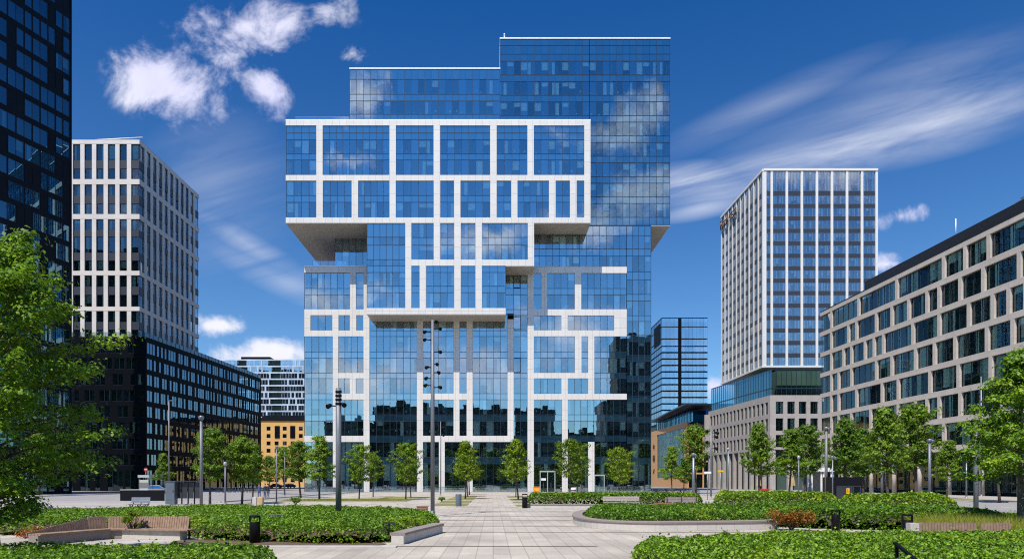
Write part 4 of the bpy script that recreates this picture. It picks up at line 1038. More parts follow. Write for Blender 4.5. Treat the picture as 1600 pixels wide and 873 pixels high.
H1 = [(-22.5, 26.5), (-14.2, 25.6), (-11.0, 25.3), (-10.6, 24.0), (-8.8, 23.3), (-7.2, 23.1), (-5.6, 22.1), (-3.35, 22.6), (-3.15, 24.8), (-2.4, 27.2), (-2.35, 30.0), (-2.7, 34.8), (-6.0, 40.0), (-10, 42.5), (-17, 43), (-22, 41), (-24, 34)]
bed('ground_cover', H1, 0.55, 0.085, 640, 'ivy', 'large ivy mound between the curved wooden bench and the plaza', 1, 0.7, base='soil')
H2 = [(-18, 8), (-18, 16.6), (-12.5, 17.1), (-7, 17.4), (-5.0, 16.4), (-4.55, 14.6), (-5.0, 12), (-6, 8)]
bed('ground_cover', H2, 0.5, 0.072, 900, 'ivy', 'nearest ivy patch at the lower left edge', 2, 0.6)
H3 = [(4.2, 9), (3.5, 15), (3.55, 18.2), (4.4, 20.3), (7.0, 21.6), (9.5, 22.4), (13, 23.2), (16.5, 22.4), (25, 22.0), (27, 9)]
bed('ground_cover', H3, 0.42, 0.072, 900, 'ivy', 'nearest ivy patch at the lower right behind the black handrail', 3, 0.6)
H4 = [(5.1, 38.0), (4.6, 34.5), (4.5, 31.9), (5.2, 30.0), (6.4, 29.0), (8.3, 29.3), (10.3, 29.7), (12.3, 30.3), (14, 31), (15, 36), (15.5, 44), (9, 43), (6.5, 41)]
bed('ground_cover', H4, 0.62, 0.095, 540, 'ivy', 'ivy bed behind the long curved granite bench wall', 4, 0.55)
H8 = [(12.8, 31.0), (13.6, 29.6), (15.2, 29.2), (17.5, 27.8), (22, 27.5), (23, 33), (21, 40), (16, 44), (13.6, 38), (12.6, 31)]
bed('ground_cover', H8, 0.80, 0.10, 540, 'ivy', 'taller ivy bed around the black bins on the right', 5, 0.8)
H9 = [(15.6, 24.0), (18, 23.1), (27, 22.6), (31, 26), (31, 36), (24, 37), (22.6, 27.8), (18.5, 25.4)]
bed('ground_cover', H9, 0.38, 0.085, 640, 'ivy_b', 'low green cover around the slatted timber wall on the right', 6, 0.5)
H5 = [(2.7, 55.5), (3.0, 53.6), (12, 53.4), (17.5, 55), (17.6, 60), (10, 60.5), (3.2, 60)]
bed('ground_cover', H5, 1.05, 0.15, 250, 'ivy', 'clipped rear hedge behind the plank bench', 7, 0.5, amp=0.06)
H6 = [(16.8, 51), (18, 50), (25.5, 50), (27, 54), (25, 57), (18, 57)]
bed('ground_cover', H6, 1.15, 0.15, 250, 'ivy_b', 'bright rear hedge below the stone colonnade', 8, 0.8, amp=0.08)
H7 = [(22.0, 43), (24, 40.5), (28.5, 41), (30, 44.5), (29, 48.5), (24, 49)]
bed('ground_cover', H7, 1.15, 0.14, 280, 'ivy_b', 'bright yellow green bush mound right of the black container', 9, 1.2, amp=0.1)
# dry grass tuft
g = np.random.default_rng(50); N = 9000
def blades(name, poly, N, h, mat, label, seed):
    g = np.random.default_rng(seed); xs = [p[0] for p in poly]; ys = [p[1] for p in poly]
    x = g.uniform(min(xs), max(xs), N*2); y = g.uniform(min(ys), max(ys), N*2); k = inside(poly, x, y); x, y = x[k][:N], y[k][:N]; n = len(x)
    hh = h*g.uniform(0.5, 1.2, n); a = g.uniform(0, 6.28, n); w = 0.012; lean = g.normal(size=(n, 2))*0.18
    V = np.empty((n, 3, 3)); V[:, 0] = np.stack([x-np.cos(a)*w, y-np.sin(a)*w, np.full(n, 0.02)], 1); V[:, 1] = np.stack([x+np.cos(a)*w, y+np.sin(a)*w, np.full(n, 0.02)], 1); V[:, 2] = np.stack([x+lean[:, 0]*hh*2, y+lean[:, 1]*hh*2, hh], 1)
    me = bpy.data.meshes.new(name); me.from_pydata(V.reshape(-1, 3).tolist(), [], np.arange(n*3).reshape(-1, 3).tolist()); me.materials.append(M[mat])
    o = bpy.data.objects.new(name, me); col.objects.link(o); return tag(o, label, 'grass', kind='stuff')
blades('grass', smooth_poly([(15.8, 23.6), (21.5, 23.4), (23.0, 30), (18, 31)]), 16000, 0.75, 'grassy', 'tall dry yellow grass growing behind the slatted timber wall', 50)
blades('grass', smooth_poly([(-23, 71), (-9, 71), (-9, 80), (-23, 80)]), 9000, 0.16, 'grassy', 'thin dry grass in the tree strip before the central tower', 51)
blades('grass', smooth_poly([(9, 43), (14.5, 44), (14, 48), (9.5, 47)]), 6000, 0.5, 'grassy', 'dry grass fringe in front of the wooden lounger', 52)
# red leaved shrub
def shrub(X, Y, r_, h, mat, label, seed, n=1800, leaf=0.11):
    o = empty('shrub', (X, Y, 0), label, 'shrub'); mb = MB(); rr = random.Random(seed); C = []
    for i in range(16):
        a = rr.uniform(0, 6.28); q = r_*rr.uniform(0.3, 1); e = Vector((math.cos(a)*q, math.sin(a)*q*0.7, h*rr.uniform(0.5, 1))); mb.tube([(0, 0, 0), e*0.5+Vector((0, 0, 0.1)), e], [0.02, 0.014, 0.006], 5, cap=False)
        g = np.random.default_rng(seed+i); C.append(np.array(e)+g.normal(size=(n//16, 3))*np.array([0.2, 0.17, 0.13])*r_)
    mb.build('stems', M['bark']).parent = o
    C = np.concatenate(C); C[:, 2] = np.maximum(C[:, 2], 0.03)
    me = leaf_mesh('leaves', C, leaf, 0.6, seed, M[mat]); c = bpy.data.objects.new('leaves', me); col.objects.link(c); c.parent = o; return o
x, y = G(1236, 828); shrub(x, y, 0.85, 0.75, 'redleaf', 'red leaved shrub at the right end of the curved bench wall', 60)
x, y = G(462, 790.5); shrub(x, y, 0.45, 0.75, 'leaf_d', 'small dark shrub on the paving behind the ivy mound', 61, 600)
x, y = G(690, 783.5); shrub(x, y, 0.3, 0.45, 'leaf_y', 'little green shrub at the foot of the thin spot mast', 62, 400)
x, y = G(207, 842); shrub(x, y, 0.32, 0.95, 'leaf_y', 'young climbing plant growing in front of the curved wooden bench', 63, 900, 0.08)
x, y = G(52, 846); shrub(x, y, 0.55, 0.35, 'redleaf', 'low red leaved plant at the left end of the wooden bench', 64, 700, 0.09)
x, y = G(1262, 787); shrub(x, y, 0.5, 0.5, 'redleaf', 'low red plant left of the grey mast', 65, 500)

# ================================================================== STREET FURNITURE
def wall_path(pts, h, t, slab_h=0.09, over=0.04):
    """granite seat wall along a ground polyline, with its slab"""
    base, top = MB(), MB()
    P_ = [Vector((x, y, 0)) for x, y in pts]; n = len(P_); nr = []
    for i in range(n):
        d = (P_[min(i+1, n-1)]-P_[max(i-1, 0)]).normalized(); nr.append(Vector((-d.y, d.x, 0)))
    for mb, z0, z1, o0, o1 in ((base, 0.0, h-slab_h, 0, t), (top, h-slab_h+0.002, h, -over, t+over)):
        vs = []
        for i in range(n): vs += [P_[i]+nr[i]*o0+Vector((0, 0, z0)), P_[i]+nr[i]*o1+Vector((0, 0, z0)), P_[i]+nr[i]*o1+Vector((0, 0, z1)), P_[i]+nr[i]*o0+Vector((0, 0, z1))]
        fs = [(4*i+k, 4*(i+1)+k, 4*(i+1)+(k+1) % 4, 4*i+(k+1) % 4) for i in range(n-1) for k in range(4)]+[(3, 2, 1, 0), (4*n-4, 4*n-3, 4*n-2, 4*n-1)]
        mb.add(vs, fs)
    return base, top
def dense(pts, it=2):
    for _ in range(it):
        q = [pts[0]]
        for a, b in zip(pts[:-1], pts[1:]): q += [(a[0]*.75+b[0]*.25, a[1]*.75+b[1]*.25), (a[0]*.25+b[0]*.75, a[1]*.25+b[1]*.75)]
        pts = q+[pts[-1]]
    return pts
def seat_wall(pts, h, t, label):
    o = empty('bench_wall', (pts[0][0], pts[0][1], 0), label, 'bench wall'); b, tp = wall_path(dense(pts), h, t)
    b.build('base', M['granite'], o); tp.build('slab', M['slabtop'], o, bevel=0.012); return o
seat_wall([(-2.92, 22.35), (-2.62, 24.2), (-2.28, 26.0), (-2.02, 27.5)], 0.38, 0.42, 'short bent granite bench wall at the ivy mound on the left')
seat_wall([(5.2, 40.0), (4.45, 37.5), (3.95, 34.0), (3.95, 31.4), (4.6, 29.3), (6.1, 28.2), (8.25, 28.4), (10.26, 28.8), (12.3, 29.5)], 0.40, 0.45, 'long curved granite bench wall edging the right ivy bed')
seat_wall([(2.5, 57), (2.35, 54.5), (2.9, 53.1), (6, 52.8), (11.5, 52.8), (17.5, 53.6)], 0.32, 0.35, 'low straight granite edge of the rear hedge')
# left granite kerb strip along the big ivy mound
mb = MB(); mb.box(-9.2, -3.0, 21.1, 21.5, 0, 0.05); tag(mb.build('kerb_strip', M['kerb']), kind='structure')
sheet('planting_ground', smooth_poly([(-10.9, 24.2), (-10.9, 22.6), (-8.6, 21.6), (-3.6, 21.6), (-3.4, 22.9), (-7, 24)]), 0.02, M['soil'])
mb = MB(); mb.quad([(-16.2, 18.2, 0.02), (-9.0, 18.2, 0.02), (-10.8, 23.4, 0.02), (-13.2, 24.3, 0.02), (-16.2, 22.6, 0.02)]); tag(mb.build('path', M['walk']), kind='structure')

# curved wooden bench on the left
def slat_bench():
    pr = [(-14.45, 21.7), (-13.75, 23.85), (-13.55, 24.2), (-13.2, 24.3), (-10.95, 23.9)]
    o = empty('curved_bench', (-13.2, 24.2, 0), 'weathered slatted timber bench bent round a corner on a concrete base', 'bench')
    def strip(pts, o0, o1, z0, z1, mat, name, par=o):
        mb = MB(); P_ = [Vector((x, y, 0)) for x, y in pts]; n = len(P_); vs = []
        for i in range(n):
            d = (P_[min(i+1, n-1)]-P_[max(i-1, 0)]).normalized(); nn = Vector((-d.y, d.x, 0)); 
            vs += [P_[i]+nn*o0+Vector((0, 0, z0)), P_[i]+nn*o1+Vector((0, 0, z0)), P_[i]+nn*o1+Vector((0, 0, z1)), P_[i]+nn*o0+Vector((0, 0, z1))]
        mb.add(vs, [(4*i+k, 4*(i+1)+k, 4*(i+1)+(k+1) % 4, 4*i+(k+1) % 4) for i in range(n-1) for k in range(4)]+[(3, 2, 1, 0), (4*n-4, 4*n-3, 4*n-2, 4*n-1)])
        return mb.build(name, mat, par)
    strip(pr[3:], 0.0, 0.42, 0.0, 0.33, M['granite'], 'base'); strip(pr[:4], 0.0, 0.42, 0.0, 0.33, M['slabtop'], 'base');  # left wing base browner: dark timber front, with its shade put into the colour
    q = MB(); P_ = [Vector((x, y, 0)) for x, y in pr]
    # seat planks
    for k in range(4): strip(pr[:-1]+[(-10.6, 23.82)], -0.10+k*0.135, -0.10+k*0.135+0.12, 0.335, 0.385, M['wood'], 'seat_plank')
    # back slats, leaning a little
    mb = MB()
    nr = []
    for k in range(len(P_)):
        d = (P_[min(k+1, len(P_)-1)]-P_[max(k-1, 0)]).normalized(); nr.append(Vector((-d.y, d.x, 0)))
    BP = [p+n_*0.47 for p, n_ in zip(P_, nr)]
    for k in range(0, len(P_)-1):
        a, b = BP[k], BP[k+1]; d = b-a; L_ = d.length; d.normalize(); nn = Vector((-d.y, d.x, 0)); n = max(1, round(L_/0.095)); wl_ = L_/n
        for i in range(n):
            u0, u1 = i*wl_, i*wl_+wl_*0.87; j = rnd.uniform(-0.01, 0.01)
            hz = 0.42+0.38*(i/n) if k == 0 else 0.80
            vs = [a+d*u+nn*o_+Vector((0, 0, z)) for z, sh in ((0.30, 0.0), (hz+j, 0.20*(hz-0.3))) for u, o_ in ((u0, sh), (u1, sh), (u1, 0.04+sh), (u0, 0.04+sh))]
            mb.add(vs, BOXF)
    mb.build('backrest', M['wood'], o)
    mb = MB()
    for a, t in ((P_[3], 0.3), (P_[4], 0.0)):
        p = a+Vector((0.05, 0.62, 0)); mb.box(p.x-0.03, p.x+0.03, p.y-0.03, p.y+0.03, 0.0, 0.7)
    mb.build('back_post', M['darksteel'], o)
slat_bench()
# slatted timber wall on the right
o = empty('slatted_wall', (16.5, 22.9, 0), 'low wall of vertical weathered timber slats sunk in the right ground cover', 'bench back')
A_, B_ = Vector((PX(1437, 23.2), 23.2, 0)), Vector((PX(1581, 23.0), 23.0, 0)); d = (B_-A_); L_ = d.length; d.normalize(); nn = Vector((-d.y, d.x, 0))
for (a, b) in ((0.0, L_*0.64), (L_*0.67, L_)):
    mb = MB(); u = a
    while u < b-0.09:
        j = rnd.uniform(-0.012, 0.012); p = A_+d*u; q = A_+d*(u+0.085)
        vs = [x+nn*t+Vector((0, 0, z)) for z in (0.02, 0.66+j) for x, t in ((p, 0), (q, 0), (q, 0.05), (p, 0.05))]; mb.add(vs, BOXF); u += 0.098
    mb.build('slat_panel', M['wood'], o)
mb = MB(); p = A_-d*0.3; mb.add([x+nn*t+Vector((0, 0, z)) for z in (0.0, 0.64) for x, t in ((p, 0.0), (A_-d*0.01, 0.0), (A_-d*0.01, 0.3), (p, 0.3))], BOXF); mb.build('end_block', M['granite'], o)

# bins with hooded tops
def bin_proto():
    o = empty('litter_bin', (0, 0, 0), 'black cylindrical litter bin with raised ring top in front of the large ivy mound', 'bin', 'black hooded litter bins')
    b = MB(); b.lathe([(0.0, 0.0), (0.15, 0.0), (0.15, 0.03), (0.175, 0.035), (0.175, 0.70), (0.168, 0.715), (0.155, 0.715), (0.15, 0.60), (0.0, 0.60)], n=24); b.build('body', M['black'], o)
    h = MB(); h.lathe([(0.0, 0.86), (0.16, 0.86), (0.178, 0.868), (0.178, 0.915), (0.165, 0.93), (0.0, 0.93)], n=24); h.build('hood', M['black'], o)
    for s in (-1, 1):
        q = MB(); q.box(s*0.165-0.012, s*0.165+0.012, -0.05, 0.05, 0.70, 0.865); q.build('hood_bracket', M['black'], o)
    return o
B0 = bin_proto()
bins = [(398.2, 847.8, None, 'black cylindrical litter bin with raised ring top in front of the large ivy mound', 1.0), (1305.8, 828.4, None, 'black ring top litter bin standing in the middle of the right ivy', 0.95), (1417.5, 831, 23.75, 'black litter bin sunk in leaves at the left end of the slatted timber wall', 1.0), (820, 793, 53.0, 'dark litter bin at the left tip of the rear hedge', 1.2)]
for i, (px, py, Y, lab, sc) in enumerate(bins):
    c = B0 if i == 0 else copy_tree(B0); x, y = G(px, py) if Y is None else (PX(px, Y), Y); c.location = (x, y, 0); c['label'] = lab; c.scale = (sc,)*3
x, y = G(716.5, 790.3); mb = MB(); mb.lathe([(0, 0), (0.24, 0), (0.25, 0.02), (0.25, 0.98), (0.235, 1.02), (0.19, 1.02), (0.18, 0.85), (0, 0.85)], n=24)
o = mb.build('litter_bin', M['bluegrey']); o.location = (x, y, 0); tag(o, 'plain grey cylinder bin on the open plaza by the pointed trees', 'bin')
x, y = G(74, 808); mb = MB(); mb.lathe([(0, 0), (0.27, 0), (0.27, 0.62), (0.22, 0.66), (0, 0.66)], n=20); o = mb.build('bollard', M['steel']); o.location = (x, y, 0); tag(o, 'stout grey bollard on the verge under the big left tree', 'bollard')

# park benches
def plank_bench(name, X, Y, rz, L_, wood, label, back=True, arm=False):
    o = empty(name, (0, 0, 0), label, 'bench')
    for k in range(3): b = MB(); b.box(-L_/2, L_/2, -0.25+k*0.165, -0.25+k*0.165+0.15, 0.43, 0.475); b.build('seat_plank', M[wood], o, bevel=0.006)
    if back:
        for k in range(2):
            b = MB(); y0 = 0.27+0.03*k; z = 0.56+k*0.19; b.add([(x, y0+(0.035 if zz > z else 0)+dy, zz) for zz in (z, z+0.17) for x, dy in ((-L_/2, 0), (L_/2, 0), (L_/2, 0.045), (-L_/2, 0.045))], BOXF); b.build('back_plank', M[wood], o, bevel=0.006)
    for x in (-L_/2+0.12, 0, L_/2-0.12):
        b = MB(); b.box(x-0.03, x+0.03, -0.22, -0.16, 0, 0.425); b.box(x-0.03, x+0.03, 0.2, 0.26, 0, 0.425); b.box(x-0.03, x+0.03, -0.22, 0.26, 0.385, 0.425)
        if back: b.add([(xx, yy, z) for z, s in ((0.426, 0), (0.92, 0.07)) for xx, yy in ((x-0.025, 0.34+s), (x+0.025, 0.34+s), (x+0.025, 0.39+s), (x-0.025, 0.39+s))], BOXF); b.box(x-0.025, x+0.025, 0.26, 0.39, 0.385, 0.425)
        b.build('leg', M['darksteel'], o)
    o.location = (X, Y, 0); o.rotation_euler[2] = rz; return o
plank_bench('park_bench', PX(971, 52.4), 52.3, 0.0, 2.8, 'greywood', 'grey timber plank bench with backrest before the rear hedge').location.z = 0.0
plank_bench('park_bench', PX(1062, 50.5), 50.2, R(172), 2.3, 'greywood', 'low grey timber bench back behind the red brown lounger')
# red-brown timber lounger pair
o = empty('timber_lounger', (PX(1048, 47.5), 47.5, 0), 'red brown timber lounger with stone end block beside the grey bench', 'bench')
for k in range(4): b = MB(); b.box(o.location.x-1.25, o.location.x+1.2, 47.2+k*0.17, 47.35+k*0.17, 0.40, 0.45); b.build('seat_plank', M['redwood'], o)
b = MB()
for k in range(3): b.box(o.location.x-1.25, o.location.x-0.2, 47.15, 47.19, 0.18+k*0.15, 0.31+k*0.15); b.box(o.location.x-0.12, o.location.x+1.2, 47.13, 47.17, 0.12+k*0.15, 0.25+k*0.15)
b.build('front_panel', M['redwood'], o)
b = MB(); b.box(o.location.x+1.22, o.location.x+1.6, 47.15, 47.9, 0, 0.5); b.build('end_block', M['granite'], o); 
b = MB()
for q in (-1.1, -0.15, 1.05): b.box(o.location.x+q, o.location.x+q+0.07, 47.25, 47.8, 0, 0.395)
b.build('leg', M['darksteel'], o)
x, y = G(660, 804); o = empty('timber_box', (x, y, 0), 'brown timber cube seat behind the right end of the ivy mound', 'seat')
b = MB()
for k in range(4): b.box(x-0.33, x+0.33, y-0.26, y-0.22, 0.03+k*0.12, 0.135+k*0.12)
b.build('front_panel', M['redwood'], o); b = MB(); b.box(x-0.36, x+0.36, y-0.28, y+0.3, 0.515, 0.56); b.build('top', M['redwood'], o)
b = MB(); b.box(x-0.31, x+0.31, y-0.215, y+0.26, 0.0, 0.51); b.build('body', M['wood'], o)
# slim steel bench on the left
o = plank_bench('metal_bench', *G(217, 797), R(4), 1.3, 'steel', 'slender pale metal bench left of the grey cabinet')

# lamp posts and masts
def spot(mb, p, d, s=0.22):
    p = Vector(p); d = Vector(d).normalized(); mb.tube([p-d*s*0.9, p-d*s*0.3, p+d*s*0.6, p+d*s], [s*0.35, s*0.62, s*0.75, s*0.8], 10)
def mast(px, base, ptop, r, label, spots, Y=None, group=None, mat='poleg', collar=True, r2=None, name='light_mast', dev='spotlight', sz=0.24):
    if Y is None: Y = EYE*F/(base-HZ)
    X = PX(px, Y); H_ = PZ(ptop, Y); o = empty(name, (X, Y, 0), label, 'lamp post', group)
    b = MB(); b.tube([(X, Y, 0), (X, Y, H_*0.5), (X, Y, H_)], [r, r*0.95, r2 or r*0.8], 14); b.build('pole', M[mat], o)
    if collar: b = MB(); b.lathe([(r*1.9, 0.0), (r*1.9, 0.03), (r*1.3, 0.05), (r*1.25, 0.3), (r*1.0, 0.34)], (X, Y, 0), 14); b.build('base_collar', M[mat], o)
    for (dx, py, dr) in spots:
        z = PZ(py, Y); b = MB(); b.tube([(X, Y, z), (X+dx, Y-0.1, z)], 0.035, 6); spot(b, (X+dx, Y-0.14, z), (dr, -1, -0.5), sz); b.build(dev, M['black'], o)
    return o
mast(676, 806, 500, 0.125, 'tallest dark floodlight mast with many spotlights beside the plaza axis', [(-0.42, 519, -.4), (0.42, 514, .5), (-0.42, 531, -.4), (0.42, 550, .8), (0.26, 569, .3), (-0.3, 574, -.8), (0.34, 582, .6), (-0.34, 591, -.5), (-0.38, 602, -.6), (0.42, 605, .9), (0.22, 503, 0.2)], r2=0.09, sz=0.135)
o = mast(529, 815, 606, 0.15, 'thick grey pole with two cameras standing in the ivy mound', [(-0.42, 634, -.6), (0.28, 632, .6)], r2=0.14, name='camera_pole', dev='camera', sz=0.16)
b = MB()
for z in (6.75, 6.55, 6.35, 6.15): b.lathe([(0.147, 0), (0.165, 0.01), (0.165, 0.11), (0.147, 0.12)], (o.location.x, o.location.y, z-0.2), 16)
b.build('lamp_head', M['black'], o)
def lamp(px, base, ptop, r, label, Y=None, mat='poleg', head='cap', group=None):
    if Y is None: Y = EYE*F/(base-HZ)
    X = PX(px, Y); H_ = PZ(ptop, Y); o = empty('street_lamp', (X, Y, 0), label, 'street lamp', group)
    b = MB(); b.tube([(X, Y, 0), (X, Y, H_)], [r, r*0.85], 12); b.build('pole', M[mat], o)
    b = MB(); b.lathe([(r*1.8, 0), (r*1.8, 0.03), (r*1.2, 0.05), (r*1.2, 0.25), (r, 0.28)], (X, Y, 0), 12); b.build('base_collar', M[mat], o)
    b = MB()
    if head == 'cap': b.lathe([(r*0.8, -0.02), (r*1.5, 0.0), (r*1.5, 0.22), (r*1.1, 0.27), (0, 0.28)], (X, Y, H_), 12); spot(b, (X+0.12, Y-0.15, H_+0.1), (0.3, -1, -0.4), 0.16)
    elif head == 'globe': b.lathe([(0.05, 0), (0.14, 0.05), (0.17, 0.2), (0.14, 0.35), (0.0, 0.42)], (X, Y, H_), 12)
    else: b.box(X-0.06, X+0.55, Y-0.1, Y+0.1, H_, H_+0.09)
    b.build('lamp_head', M['steel'] if head != 'globe' else M['lens'], o); return o
lamp(314.5, 797, 655, 0.115, 'thick grey lamp post beside the dark panels on the left')
lamp(264, 775, 626, 0.10, 'tall thin lamp post before the black block', Y=95, head='arm')
lamp(352, 789, 728, 0.08, 'short grey post lamp among the left street trees', head='globe')
lamp(432, 787, 700, 0.07, 'lamp post with small spots left of the pair before the ochre block', Y=64)
lamp(445, 775, 706, 0.07, 'plain lamp post right of the pair before the ochre block', Y=92)
mast(688.5, 774, 658, 0.07, 'thin spot mast close to the tower facade behind the tallest mast', [(-0.45, 663, -.5), (0.4, 668, .5), (-0.4, 673, -.5), (0.35, 679, .5)], Y=98, sz=0.24)
mast(1111, 780, 664, 0.10, 'grey mast with clustered spotlights before the stone colonnade', [(-0.5, 673, -.5), (0.6, 676, .8), (0.5, 682, .8), (-0.5, 690, -.5), (0.5, 700, .6)], Y=80, mat='steel', sz=0.24)
lamp(1083.5, 787, 712, 0.14, 'thick pale post at the end of the rear hedge', Y=63, mat='steel', head='cap')
lamp(1138, 772, 703, 0.10, 'lamp post standing before the stone colonnade', Y=100, mat='steel', head='globe')
lamp(1291, 786, 671, 0.13, 'tall smooth grey lamp post left of the black container', Y=60)
lamp(1301, 788, 717, 0.05, 'thin pale stake touching the left side of the black container', Y=58, mat='steel')
lamp(1248, 781, 717, 0.07, 'lamp post in front of the white kiosk', Y=72, head='globe')
lamp(1452.5, 781, 690, 0.13, 'slender grey lamp post by the bright bush mound', Y=60)
mast(1525, 800, 660, 0.14, 'thick grey mast in the dry grass crossing the pale tiered tree', [(0.5, 668, .7)], Y=42)
lamp(1510, 777, 722, 0.09, 'lamp post on the far pavement left of the right edge tree', Y=84, mat='steel', head='globe')
mast(1533, 774, 588, 0.10, 'tall mast with twin spotlights in front of the beige wall', [(-0.5, 615, -.6), (-0.5, 622, -.6)], Y=92, mat='steel')
lamp(1378, 778, 720, 0.16, 'stout dark post right of the black container', Y=82)
# sign posts
def sign_post(px, base, ptop, label, mat, shape='round', Y=None, sz=0.3):
    if Y is None: Y = EYE*F/(base-HZ)
    X = PX(px, Y); H_ = PZ(ptop, Y); o = empty('road_sign', (X, Y, 0), label, 'sign')
    b = MB(); b.tube([(X, Y, 0), (X, Y, H_)], 0.04, 8); b.build('pole', M['steel'], o)
    b = MB()
    if shape == 'round': b.tube([(X, Y-0.06, H_-sz), (X, Y-0.03, H_-sz)], sz, 18, smooth=False)
    else: b.box(X-sz*1.5, X+sz*1.5, Y-0.07, Y-0.04, H_-sz*0.9, H_-0.02)
    s = b.build('sign_plate', M[mat], o)
    if shape == 'round': b = MB(); b.box(X-sz*0.6, X+sz*0.6, Y-0.072, Y-0.062, H_-sz*1.15, H_-sz*0.85); b.build('bar', M['whitep'], s)
    return o
sign_post(228, 772, 730, 'round red sign with a white bar before the black block', 'red', Y=98, sz=0.28)
sign_post(1105.5, 780, 736, 'thin sign post with a small white plate left of the clustered mast', 'whitep', 'rect', Y=76, sz=0.26)
sign_post(1126, 776, 734, 'yellow plate sign on a post in the colonnade shade', 'yellow', 'rect', Y=92, sz=0.26)
sign_post(41, 775, 727, 'reddish round sign seen through the big left tree', 'red', Y=90, sz=0.33)

# black hoarding, cabinet, panels, kiosk
o = empty('hoarding', (PX(220, 73), 73, 0), 'low black hoarding with a pale top rail left of the grey cabinet', 'hoarding')
b = MB(); b.box(PX(188, 73), PX(257, 73), 72.95, 73.05, 0.02, 1.12); b.build('panel', M['black'], o)
b = MB(); b.tube([(PX(188, 73), 73, 1.17), (PX(257, 73), 73, 1.2)], 0.045, 8); b.build('rail', M['kerb'], o)
for i in range(4): b = MB(); xx = PX(189, 73)+i*1.5; b.box(xx, xx+0.06, 73.06, 73.12, 0, 1.15); b.build('post', M['darksteel'], o)
x, y = PX(265.5, 61.0), 61.0
o = empty('utility_cabinet', (x, y, 0), 'blue grey steel cabinet at the left end of the dark panels', 'cabinet')
b = MB(); b.box(x-0.42, x+0.42, y, y+0.6, 0.05, 2.02); b.build('body', M['bluegrey'], o, bevel=0.01); b = MB(); b.box(x-0.46, x+0.46, y-0.04, y+0.64, 2.022, 2.08); b.build('lid', M['steel'], o)
b = MB(); b.box(x-0.39, x+0.39, y-0.02, y-0.003, 0.45, 1.95); d_o = b.build('door', M['bluegrey'], o); b = MB(); b.box(x+0.28, x+0.32, y-0.05, y-0.021, 1.1, 1.3); b.build('handle', M['black'], d_o)
x0, x1 = PX(273.5, 61.6), PX(313, 61.6)
o = empty('panel_screen', ((x0+x1)/2, 61.6, 0), 'row of dark panels on posts under a thin roof beside the cabinet', 'screen')
for i in range(4):
    a = x0+(x1-x0)*i/4; b = MB(); b.box(a+0.1, a+(x1-x0)/4-0.06, 61.58, 61.64, 0.55, 2.0); b.build('panel', M['darksteel'], o)
    b = MB(); b.box(a, a+0.08, 61.55, 61.67, 0, 2.05); b.build('post', M['black'], o)
b = MB(); b.box(x0-0.05, x1+0.1, 61.3, 62.3, 2.06, 2.14); b.build('roof', M['darksteel'], o)
x, y = PX(224.5, 92), 92.0
o = empty('kiosk', (x, y, 0), 'small glazed booth with white top behind the black hoarding', 'kiosk')
b = MB()
for sx in (-0.65, 0.6):
    for sy in (0, 1.2): b.box(x+sx, x+sx+0.06, y+sy, y+sy+0.06, 0, 2.6)
b.build('frame', M['steel'], o); b = MB(); b.box(x-0.58, x+0.6, y+0.02, y+0.04, 1.2, 2.3); b.build('glass', M['carglass'], o)
b = MB(); b.box(x-0.58, x+0.6, y+0.03, y+0.05, 0.1, 1.19); b.build('panel', M['steel_l'], o); b = MB(); b.box(x-0.75, x+0.76, y-0.1, y+1.35, 2.61, 2.95); b.build('roof', M['steel_l'], o)
# traffic drums
def drum(px, py, Y, label):
    X = PX(px, Y); o = empty('traffic_drum', (X, Y, 0), label, 'traffic drum'); b = MB(); b.lathe([(0, 0.0), (0.32, 0.0), (0.32, 0.08), (0.26, 0.1), (0.22, 0.95), (0.15, 1.0), (0, 1.0)], (X, Y, 0), 16); b.build('body', M['orangep'], o)
    b = MB(); b.lathe([(0.249, 0.45), (0.255, 0.45), (0.243, 0.62), (0.238, 0.62)], (X, Y, 0), 16); b.build('stripe', M['whitep'], o)
drum(199, 768, 78, 'orange traffic drum behind the left end of the black hoarding'); drum(29, 792, 66, 'orange traffic drum seen under the big left tree')
# stone blocks
for px, w_, mat, lab in ((398.5, 0.36, 'kerb', 'pale granite block bollard among the left street trees'), (407, 0.46, 'canvas', 'pinkish stone block bollard beside the pale one')):
    x, y = G(px, 790.5); mb = MB(); mb.box(-w_/2, w_/2, -0.2, 0.2, 0, 0.76); mb.lathe([(w_*0.28, 0.761), (w_*0.25, 0.80), (0, 0.81)], n=12); o = mb.build('stone_bollard', M[mat], bevel=0.02); o.location = (x, y, 0); tag(o, lab, 'bollard')
# black container
X, Y = PX(1325, 58.5), 58.5
o = empty('container', (X, Y, 0), 'black steel container box with a yellow notice below the dense trees', 'container')
b = MB(); b.box(X-1.2, X+1.2, Y, Y+2.0, 0.25, 2.45); b.build('body', M['black'], o, bevel=0.015)
b = MB()
for q in (-1.0, -0.35, 0.4, 1.02): b.box(X+q, X+q+0.09, Y-0.03, Y-0.002, 0.4, 1.65)
b.box(X-1.0, X+1.1, Y-0.035, Y-0.031, 1.62, 1.7); b.build('ribs', M['darksteel'], o)
b = MB(); b.box(X-0.93, X+0.38, Y-0.02, Y-0.001, 0.45, 1.6); b.build('door', M['darksteel'], o)
b = MB(); b.box(X-0.17, X+0.10, Y-0.06, Y-0.037, 1.02, 1.5); nn_ = b.build('notice', M['yellow'], o); b = MB()
for k in range(4): b.box(X-0.11, X+0.03-0.02*k, Y-0.064, Y-0.061, 1.12+k*0.09, 1.15+k*0.09)
b.build('print_lines', M['ink'], nn_)
b = MB()
for q in (-1.15, -0.5, 0.2, 0.85): b.box(X+q, X+q+0.3, Y+0.05, Y+1.9, 0.0, 0.245)
b.build('skids', M['kerb'], o)
